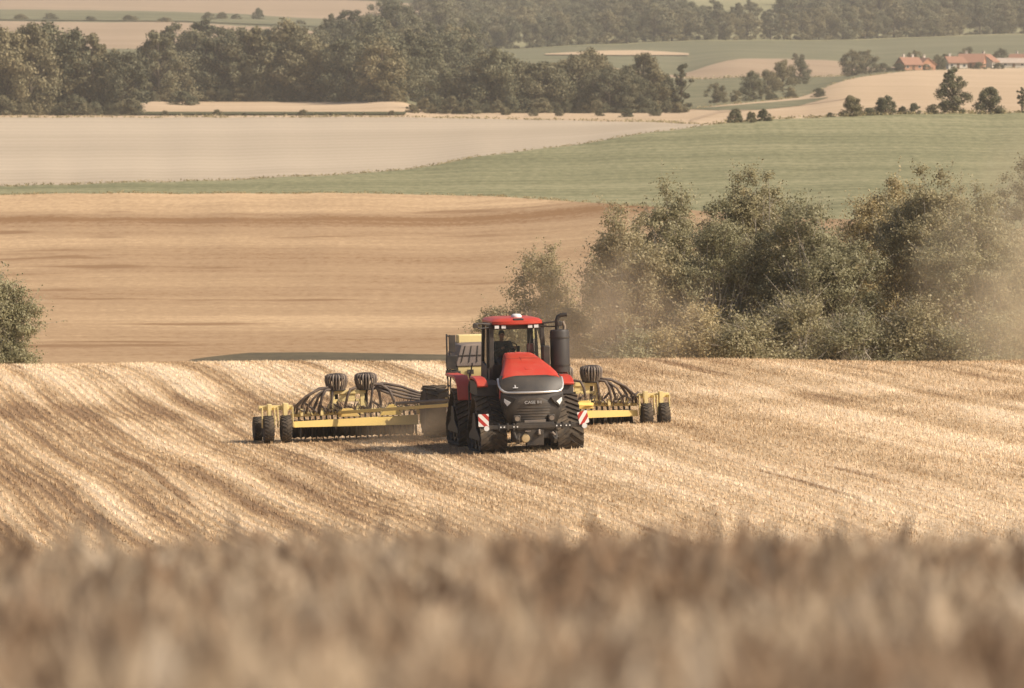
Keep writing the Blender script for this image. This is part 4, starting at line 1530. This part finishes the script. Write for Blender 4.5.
def skinned(name, verts, edges, radii, mat, parent, root_i=0, sub=2):
    me = bpy.data.meshes.new(name)
    me.from_pydata(verts, edges, [])
    me.materials.append(mat)
    o = bpy.data.objects.new(name, me)
    COL.objects.link(o)
    o.parent = parent
    sk = o.modifiers.new("skin", 'SKIN')
    sk.use_smooth_shade = True
    if not me.skin_vertices:
        bpy.context.view_layer.objects.active = o
    for i, r_ in enumerate(radii):
        r2 = r_ if isinstance(r_, tuple) else (r_, r_)
        me.skin_vertices[0].data[i].radius = r2
        me.skin_vertices[0].data[i].use_root = (i == root_i)
    su = o.modifiers.new("smooth", 'SUBSURF')
    su.levels = sub
    su.render_levels = sub
    return o


dx = -.25
driver = empty("person", (0, 0, 0), 0, "driver in dark clothes sitting in the tractor cab, hands on the wheel", "person")
body_v, body_e, body_r = [], [], []


def bv(p, r_, link=None):
    body_v.append((p[0] + dx, p[1], p[2]))
    body_r.append(r_)
    if link is not None:
        body_e.append((link, len(body_v) - 1))
    return len(body_v) - 1


pel = bv((0, .40, 2.53), (.15, .12))
wa = bv((0, .42, 2.70), (.135, .10), pel)
ch = bv((0, .39, 2.90), (.155, .105), wa)
nk = bv((0, .35, 3.07), (.06, .06), ch)
n2 = bv((0, .33, 3.13), (.055, .055), nk)
hd1 = bv((0, .305, 3.20), (.075, .09), n2)
hd2 = bv((0, .30, 3.29), (.078, .098), hd1)
hd3 = bv((0, .31, 3.36), (.05, .06), hd2)
nose_ = bv((0, .195, 3.225), .016, hd1)
limbs = {}
for s in (-1, 1):
    sh = bv((s * .21, .38, 2.99), .068, ch)
    el = bv((s * .25, .20, 2.74), .050, sh)
    hx = .14 + s * .19
    wr = bv((hx - .0, -.10, 2.88), .030, el)
    pm = bv((hx, -.165, 2.915), (.040, .022), wr)
    for k in range(4):
        fx = (k - 1.5) * .020
        kn = bv((hx + fx, -.215, 2.93 + .004 * k), .0095, pm)
        f2 = bv((hx + fx, -.238, 2.905), .0088, kn)
        bv((hx + fx * .9, -.222 + .004 * k, 2.885), .008, f2)
    t1 = bv((hx - s * .035, -.175, 2.895), .0105, pm)
    bv((hx - s * .045, -.205, 2.885), .0095, t1)
    hp = bv((s * .10, .34, 2.50), .085, pel)
    kne = bv((s * .16, -.08, 2.54), .062, hp)
    an = bv((s * .15, -.22, 2.16), .040, kne)
    bv((s * .15, -.38, 2.12), .036, an)
    limbs[s] = (sh, el, wr, hp, kne, an)
body = skinned("body", body_v, body_e, body_r, M_skin, driver, pel)
# jacket: torso and sleeves
idx = [pel, wa, ch, nk]
jv = [body_v[i] for i in idx]
jr = [(.19, .15), (.185, .14), (.215, .15), (.085, .085)]
je = [(0, 1), (1, 2), (2, 3)]
for s in (-1, 1):
    a0 = len(jv)
    for i, r_ in zip(limbs[s][:3], (.105, .085, .055)):
        jv.append(body_v[i])
        jr.append(r_)
    je += [(2, a0), (a0, a0 + 1), (a0 + 1, a0 + 2)]
skinned("jacket", jv, je, jr, M_jack, driver, 0)
tv, tr_, te = [body_v[pel]], [(.16, .125)], []
for s in (-1, 1):
    a0 = len(tv)
    for i, r_ in zip(limbs[s][3:], (.098, .076, .056)):
        tv.append(body_v[i])
        tr_.append(r_)
    te += [(0, a0), (a0, a0 + 1), (a0 + 1, a0 + 2)]
skinned("trousers", tv, te, tr_, M_trou, driver, 0)
hr = MB().lathe([(.0, .085), (.05, .078), (.082, .045), (.092, 0), (.09, -.04), (.07, -.05)], (dx, .315, 3.315), 'Z', 16)
hr.build("hair", M_hair, driver, smooth=60)
fcm = MB()
for s in (-1, 1):
    fcm.lathe([(0, -.006), (.011, 0), (0, .006)], (dx + s * .032, .207, 3.265), 'Y', 8)
fcm.build("eye", M_hair, driver)
MB().box((dx, .212, 3.185), (.05, .012, .012)).build("mouth", plain("lips", (.30, .12, .09), .6), driver, .004)
for s in (-1, 1):
    MB().lathe([(0, -.012), (.03, -.006), (.03, .006), (0, .012)], (dx + s * .082, .31, 3.25), 'X', 10).build("ear", M_skin, driver, smooth=60)
driver.location = tractor.location
driver.rotation_euler = tractor.rotation_euler

# ------------------------------------------------------------------ seed drill
Mt = Matrix.Translation(tractor.location) @ Matrix.Rotation(TH, 4, 'Z')
dc = Mt @ Vector((0, 9.0, 0))
drill = empty("seed_drill", (dc.x, dc.y, float(zn(np.array(dc.x), np.array(dc.y))) - .02), 0, "wide yellow seed drill with black distributor heads drawn behind the tractor", "seed drill")
drill.rotation_euler = (0, -.024, TH)

# drawbar & centre frame
m = MB()
m.bar((0, -5.2, .75), (0, -1.0, .85), .26, .26).bar((-.9, -1.2, .85), (.9, -1.2, .85), .22, .22)
m.bar((-.9, -1.2, .85), (-.9, .4, .85), .2, .22).bar((.9, -1.2, .85), (.9, .4, .85), .2, .22).bar((-1.5, .2, .80), (1.5, .2, .80), .24, .30)
m.bar((-1.45, -.15, .52), (1.45, -.15, .52), .16, .30)
m.build("centre_frame", M_yel, drill, .02)
m = MB().box((0, -5.35, .70), (.3, .4, .22)).cyl((0, -5.5, .55), (0, -5.5, .9), .09, 12)
m.build("hitch_eye", M_black, drill, .01)
# hopper
hp_ = MB()


def rect(hx, hy, z, cy=-3.0):
    return [(-hx, cy - hy, z), (hx, cy - hy, z), (hx, cy + hy, z), (-hx, cy + hy, z)]


hp_.ring_solid([rect(.35, .4, 1.25), rect(.82, 1.0, 2.0), rect(.84, 1.02, 2.3)])
hopper = hp_.build("hopper", M_yel2, drill, .03)
MB().ring_solid([rect(.88, 1.05, 2.28), rect(.88, 1.05, 2.40), rect(.70, .95, 2.92), rect(.5, .9, 2.96)]).build("hopper_cover", M_hop, hopper, .03)
MB().box((-.1, -2.55, 3.05), (1.0, .5, .26)).build("hopper_lid", M_yel2, hopper, .03)
hr_ = MB()
for k in range(7):
    x_ = -.72 + .24 * k
    hr_.bar((x_, -4.07, 2.42), (x_ * .8, -3.965, 2.90), .022, .02)
hr_.bar((-.80, -4.03, 2.62), (.80, -4.03, 2.62), .02, .02)
hr_.build("cover_rib", M_black, hopper)
MB().box((.2, -4.08, 2.16), (.34, .03, .2)).box((-.45, -4.05, 2.12), (.2, .03, .14)).build("hopper_gauge", M_black, hopper, .01)
MB().box((0, -4.02, 2.33), (1.5, .03, .06)).box((-.05, -3.99, 2.42), (.5, .02, .05)).build("hopper_strap", M_white, hopper)
m = MB()
m.box((-.98, -4.0, 2.98), (.20, .06, .52)).box((-1.0, -3.98, 2.42), (.34, .10, .40)).box((-.92, -3.7, 2.1), (.34, .8, .12))
for y in (-4.0, -3.4):
    m.cyl((-1.05, y, 1.9), (-1.05, y, 3.25), .03, 6)
m.bar((-1.05, -4.0, 3.2), (-1.05, -3.4, 3.2), .04, .04)
for z in (1.1, 1.4, 1.7, 2.0):
    m.box((-1.05, -3.7, z), (.06, .5, .04))
m.bar((-1.05, -3.95, 1.0), (-1.05, -3.95, 2.0), .04, .04).bar((-1.05, -3.45, 1.0), (-1.05, -3.45, 2.0), .04, .04)
m.build("hopper_ladder", M_black, drill, .01)
MB().box((0, -3.9, 1.85), (1.75, .12, .12)).box((0, -3.3, 1.0), (1.1, 1.4, .3)).cyl((-.6, -3.3, 1.0), (-.6, -3.3, 1.9), .07).cyl((.6, -3.3, 1.0), (.6, -3.3, 1.9), .07).build("hopper_stand", M_yel, drill, .02)
MB().lathe([(0, -.2), (.32, -.2), (.36, -.1), (.36, .1), (.3, .2), (0, .2)], (0, -4.5, 1.15), 'Y', 20).build("fan", M_black, drill)


# wheels
def tyre(parent, name, x, y, r_, w, lug=True, yoke=True):
    root = empty(name, (x, y, r_ - .03))
    root.parent = parent
    t_ = MB().lathe([(r_ * .55, -w * .46), (r_ * .82, -w * .5), (r_ * .95, -w * .42), (r_, -w * .25), (r_, w * .25), (r_ * .95, w * .42), (r_ * .82, w * .5), (r_ * .55, w * .46)], (0, 0, 0), 'X', 30)
    if lug:
        nl = 22
        for k in range(nl):
            for s in (-1, 1):
                a0 = 2 * math.pi * (k + (.5 if s > 0 else 0)) / nl
                a1 = a0 + .20
                ps = []
                for (a_, xx) in ((a0, s * .01), (a1, s * w * .47)):
                    for da in (-.042, .042):
                        for rr_ in (r_ * .97, r_ * 1.045):
                            ps.append((xx, rr_ * math.sin(a_ + da), rr_ * math.cos(a_ + da)))
                t_.add(ps, [(0, 1, 3, 2), (4, 6, 7, 5), (0, 4, 5, 1), (2, 3, 7, 6), (0, 2, 6, 4), (1, 5, 7, 3)])
    t_.build("tyre", M_rubber, root, smooth=30)
    MB().lathe([(0, -w * .2), (r_ * .2, -w * .3), (r_ * .25, -w * .2), (r_ * .56, -w * .44), (r_ * .56, w * .44), (r_ * .25, w * .2), (r_ * .2, w * .3), (0, w * .2)], (0, 0, 0), 'X', 20).build("rim", M_yel, root)
    return root


for s in (-1, 1):
    tyre(drill, "transport_wheel", s * 1.07, -.85, .79, .74)
    for x in (5.62, 6.16):
        tyre(drill, "gauge_wheel", s * x, -.35, .40, .31)
    m = MB()
    for x in (5.40, 5.86, 5.96, 6.34):
        m.box((s * x, -.35, .72), (.035, .12, .62)).bar((s * x, -.35, .99), (s * x, .0, .97), .035, .08)
    m.bar((s * 5.36, .05, 1.0), (s * 6.4, .05, 1.0), .12, .14).box((s * 5.62, -.2, .95), (.12, .3, .4)).box((s * 6.1, -.2, .95), (.12, .3, .36))
    m.cyl((s * 5.55, -.32, 1.14), (s * 5.55, -.32, .9), .025, 8).cyl((s * 6.1, -.32, 1.12), (s * 6.1, -.32, .9), .025, 8)
    m.build("wheel_bracket", M_yel2, drill, .008)
    if s < 0:
        tyre(drill, "gauge_wheel", s * 6.36, .75, .36, .26)
    # wing beam: front plate, upper bar, middle bracket
    m = MB()
    m.ring_solid([[Vector((s * 1.50, y_, z_)) for y_, z_ in ((-.30, .36), (-.22, .36), (-.12, .66), (-.22, .66))], [Vector((s * 5.36, y_, z_)) for y_, z_ in ((-.30, .39), (-.22, .39), (-.15, .57), (-.23, .57))]])
    m.prism([(s * 2.0, .67), (s * 2.7, .67), (s * 2.62, .78), (s * 2.40, 1.0), (s * 2.22, 1.0)], 'Y', -.26, -.12)
    m.prism([(s * 3.3, .67), (s * 4.0, .67), (s * 3.85, .92), (s * 3.55, .92)], 'Y', -.26, -.12)
    m.build("wing_plate", M_yel, drill, .01)
    m = MB()
    m.bar((s * 1.5, .10, .84), (s * 5.4, .10, .74), .11, .11).bar((s * 1.5, .75, .82), (s * 5.3, .75, .74), .11, .11)
    for x in np.arange(1.8, 5.3, .62):
        m.bar((s * x, .1, .82), (s * x, .75, .82), .08, .10)
        m.box((s * (x + .2), -.10, .84), (.09, .22, .22))
    m.build("toolbar", M_yel2, drill, .01)
    # hydraulic clutter above the plate
    rr_ = random.Random(5 + s)
    m = MB()
    for k in range(9):
        x = s * (1.7 + .42 * k)
        m.cyl((x, -.22, .78 + rr_.random() * .1), (x + s * (.25 + .15 * rr_.random()), -.05, .95 + rr_.random() * .22), .035, 8)
    for k in range(34):
        x = s * (1.6 + 3.6 * rr_.random())
        z = .72 + .12 * rr_.random()
        w_ = .18 + .3 * rr_.random()
        m.tube([(x, -.18, z), (x + w_ * .3, -.26, z + .22 + .2 * rr_.random()), (x + w_ * .8, -.22, z + .12), (x + w_, -.12, z)], .016, 5)
    m.build("hydraulic_hose", M_hose, drill, smooth=60)
    # A frame carrying the two distributor heads
    m = MB()
    for x in (4.12, 3.20):
        m.bar((s * x, -.05, .88), (s * x, -.05, 1.42), .13, .13)
        m.prism([(s * (x - .22), .90), (s * (x + .22), .90), (s * (x + .08), 1.15), (s * (x - .08), 1.15)], 'Y', -.10, 0)
    m.bar((s * 4.20, -.05, 1.42), (s * 3.10, -.05, 1.42), .14, .12)
    m.bar((s * 4.05, -.05, 1.16), (s * 3.28, -.05, 1.16), .06, .08)
    m.bar((s * 3.66, -.05, 1.20), (s * 3.66, -.05, 1.38), .5, .05)
    if s > 0:
        m.bar((s * 3.12, -.05, 1.44), (s * 2.8, -.05, 1.42), .10, .30)
    m.build("head_frame", M_yel2, drill, .012)
    for x in (3.98, 3.06):
        hx = s * x
        hroot = empty("distributor_head", (hx, .05, 1.46))
        hroot.scale = (.84, .84, .80)
        hroot.parent = drill
        MB().lathe([(0, 0), (.34, 0), (.36, .03), (.30, .08), (.16, .10), (.13, .30), (.20, .42), (.36, .46), (.39, .50), (.37, .58), (.24, .66), (0, .68)], (0, 0, 0), 'Z', 28).build("housing", M_black, hroot, smooth=40)
        for k in range(22):
            a_ = 2 * math.pi * k / 22
            c_, s_2 = math.cos(a_), math.sin(a_)
            MB().tube([(.30 * c_, .30 * s_2, .62), (.385 * c_, .385 * s_2, .56), (.40 * c_, .40 * s_2, .40), (.365 * c_, .365 * s_2, .22), (.31 * c_, .31 * s_2, .06)], .036, 6).build("outlet", M_steel if k % 2 else M_hose, hroot, smooth=60)
        MB().cyl((0, .1, -.8), (0, .05, .1), .07, 12).build("riser_pipe", M_black, hroot, smooth=60)
    # seed hoses from the heads down to the toolbar
    starts = [s * 3.98, s * 3.06]
    hs = []
    for k, xt in enumerate((5.35, 5.25, 5.1, 4.95, 4.72, 4.55)):
        hs.append((s * 4.25, s * xt, 1.62 - .02 * k, .25))
    for k, xt in enumerate((2.95, 2.62, 2.2)):
        hs.append((s * 2.85, s * xt, 1.62, .1))
    hs.append((s * 4.1, s * 4.18, 1.54, .02))
    hs.append((s * 3.5, s * 3.75, 1.55, .02))
    for k, (xa, xb, zt, yo) in enumerate(hs):
        jig = .03 * ((k * 7) % 5 - 2)
        p0 = (xa - s * .1 if xb * s > xa * s else xa + s * .1, -.12, zt)
        q_ = (k * 37 % 11) / 11 - .5
        p1 = (xa + (xb - xa) * (.33 + .06 * q_), -.20 + jig, zt - .05 + .10 * q_)
        p2 = (xa + (xb - xa) * (.70 + .05 * q_), -.22 + jig, zt - .24 + .12 * q_)
        p3 = (xa + (xb - xa) * .95, -.14 + jig, zt - .54 + .08 * q_)
        p4 = (xb, -.02, .80)
        MB().tube([p0, p1, p2, p3, p4], .042 + .012 * q_, 7).build("seed_hose", M_hose, drill, smooth=60)
    MB().lathe([(0, -1.92), (.25, -1.92)] + [(.29 if j % 2 else .25, -1.9 + .1 * j) for j in range(39)] + [(.25, 1.92), (0, 1.92)], (s * 3.43, .78, .28), 'X', 18).build("packer_roller", M_rubber, drill, smooth=30)
    # thick air hose bundle towards the centre and the long strut of the wing
    for k in range(4):
        o_ = .09 * (k - 1.5)
        MB().tube([(s * 2.9, -.10, 1.60 + o_ * .3), (s * 2.45, -.12 + o_, 1.50 + o_), (s * 1.95, -.08, 1.36 + o_ * 1.2), (s * 1.45, .0, 1.22 + o_ * .8), (s * .7, .1, 1.12 + o_ * .6)], .045, 7).build("air_hose", M_hose, drill, smooth=60)
    MB().bar((s * .45, -4.3, 1.18), (s * 3.95, -.22, .80), .09, .10).build("wing_strut", M_yel, drill, .012)
    MB().cyl((s * .55, -4.0, 1.30), (s * 2.4, -1.85, 1.12), .05, 10).build("strut_cylinder", M_steel, drill)
    for k in range(22):
        x = s * (1.55 + .172 * k)
        c_ = MB()
        c_.bar((x, .12, .74), (x, -.06, .40), .05, .08)
        c_.bar((x, -.06, .42), (x + .02, .22, .17), .045, .07)
        c_.lathe([(0, -.012), (.205, -.004), (.21, 0), (.205, .004), (0, .012)], (x + .02, .10 - .28 * (k % 2), .19), 'X', 18)
        c_.build("coulter", M_black, drill, smooth=40)
    if s < 0:
        wp = MB().box((0, 0, 0), (.28, .025, .40)).build("warning_panel", M_str[0], drill, .004)
        wp.location = (-.80, -2.4, .98)
        wp.rotation_euler = (0, R(10), 0)
        MB().bar((-.80, -2.36, 1.0), (-.45, -2.3, .98), .05, .05).box((-.72, -2.36, 1.24), (.5, .05, .09)).build("panel_arm", M_yel, drill)

# ------------------------------------------------------------------ foreground grass
mg = NT("dry_grass")
at = mg.new("ShaderNodeAttribute", attribute_name="tone")
pn = mg.noise(mg.mapped((2.2, 0.6, 3.0)), 1, 3, .6)
c = mg.ramp(at.outputs["Fac"], [(0.1, (0.31, 0.222, 0.142)), (0.45, (0.475, 0.365, 0.245)), (0.8, (0.60, 0.48, 0.34)), (1.0, (0.69, 0.575, 0.43))])
c = mg.mix(mg.ramp(pn, [(0.45, 0.0), (0.57, 0.85)]), c, (0.25, 0.155, 0.09))
mg.base(c)
mg.rough(.7, .15)
trg = mg.new("ShaderNodeBsdfTranslucent")
mg.link(c, trg.inputs[0])
mxg = mg.new("ShaderNodeMixShader")
mxg.inputs[0].default_value = .4
mg.link(mg.b.outputs[0], mxg.inputs[1])
mg.link(trg.outputs[0], mxg.inputs[2])
mg.link(mxg.outputs[0], mg.out.inputs[0])


def grass(n_, y0, y1, hmin, hmax, seed):
    r_ = np.random.default_rng(seed)
    y = y0 + (y1 - y0) * r_.random(n_)
    x = (r_.random(n_) - .5) * 2 * (0.115 * y + 2.0)
    z = zn(x, y)
    cl_ = np.sin(x * 2.1 + 3 * np.sin(y * .9)) * .5 + np.sin(x * 5.3 + y * 2.2) * .3 + np.sin(x * .8 + 1) * .4
    h = hmin + (hmax - hmin) * np.clip(.5 + .30 * cl_ + .20 * r_.normal(size=n_), 0, 1.25)
    a = r_.random(n_) * 2 * math.pi
    ln_ = (0.10 + .75 * r_.random(n_) ** 1.3) * h
    lx, ly = np.cos(a) * ln_, np.sin(a) * ln_
    pa = r_.random(n_) * math.pi
    wx, wy = np.cos(pa), np.sin(pa)
    V, Fc, T = [], [], []
    lev = [(0.0, .0045), (.45, .004), (.74, .004), (.77, .010), (.88, .015), (1.0, .003)]
    for t, w_ in lev:
        cx, cy, cz = x + lx * t ** 3, y + ly * t ** 3, z + h * (t - .22 * (ln_ / h) * t ** 4)
        V.append(np.stack([np.stack([cx + wx * w_, cy + wy * w_, cz], -1), np.stack([cx - wx * w_, cy - wy * w_, cz], -1)], 1))
    V = np.stack(V, 1).reshape(-1, 3)
    base = (np.arange(n_) * 12)[:, None]
    fs = [np.concatenate([base + 2 * k, base + 2 * k + 1, base + 2 * k + 3, base + 2 * k + 2], 1) for k in range(5)]
    Fc = np.stack(fs, 1).reshape(-1, 4)
    tn = np.clip(.45 + .2 * cl_ + .22 * r_.normal(size=n_), 0, 1)
    T = np.repeat(tn[:, None], 5, 1).reshape(-1)
    return V, Fc, T


V1, F1, T1 = grass(76000, 4.6, 12.0, .62, .82, 3)
V2, F2, T2 = grass(72000, 12.0, 30.0, .58, .86, 4)
Vg = np.concatenate([V1, V2])
Fg = np.concatenate([F1, F2 + len(V1)])
gr_ = np_mesh("grass", Vg, Fg, mg.m, np.concatenate([T1, T2]))
tag(gr_, "tall dry brown grass in soft focus along the bottom of the photo", "grass", kind="stuff")
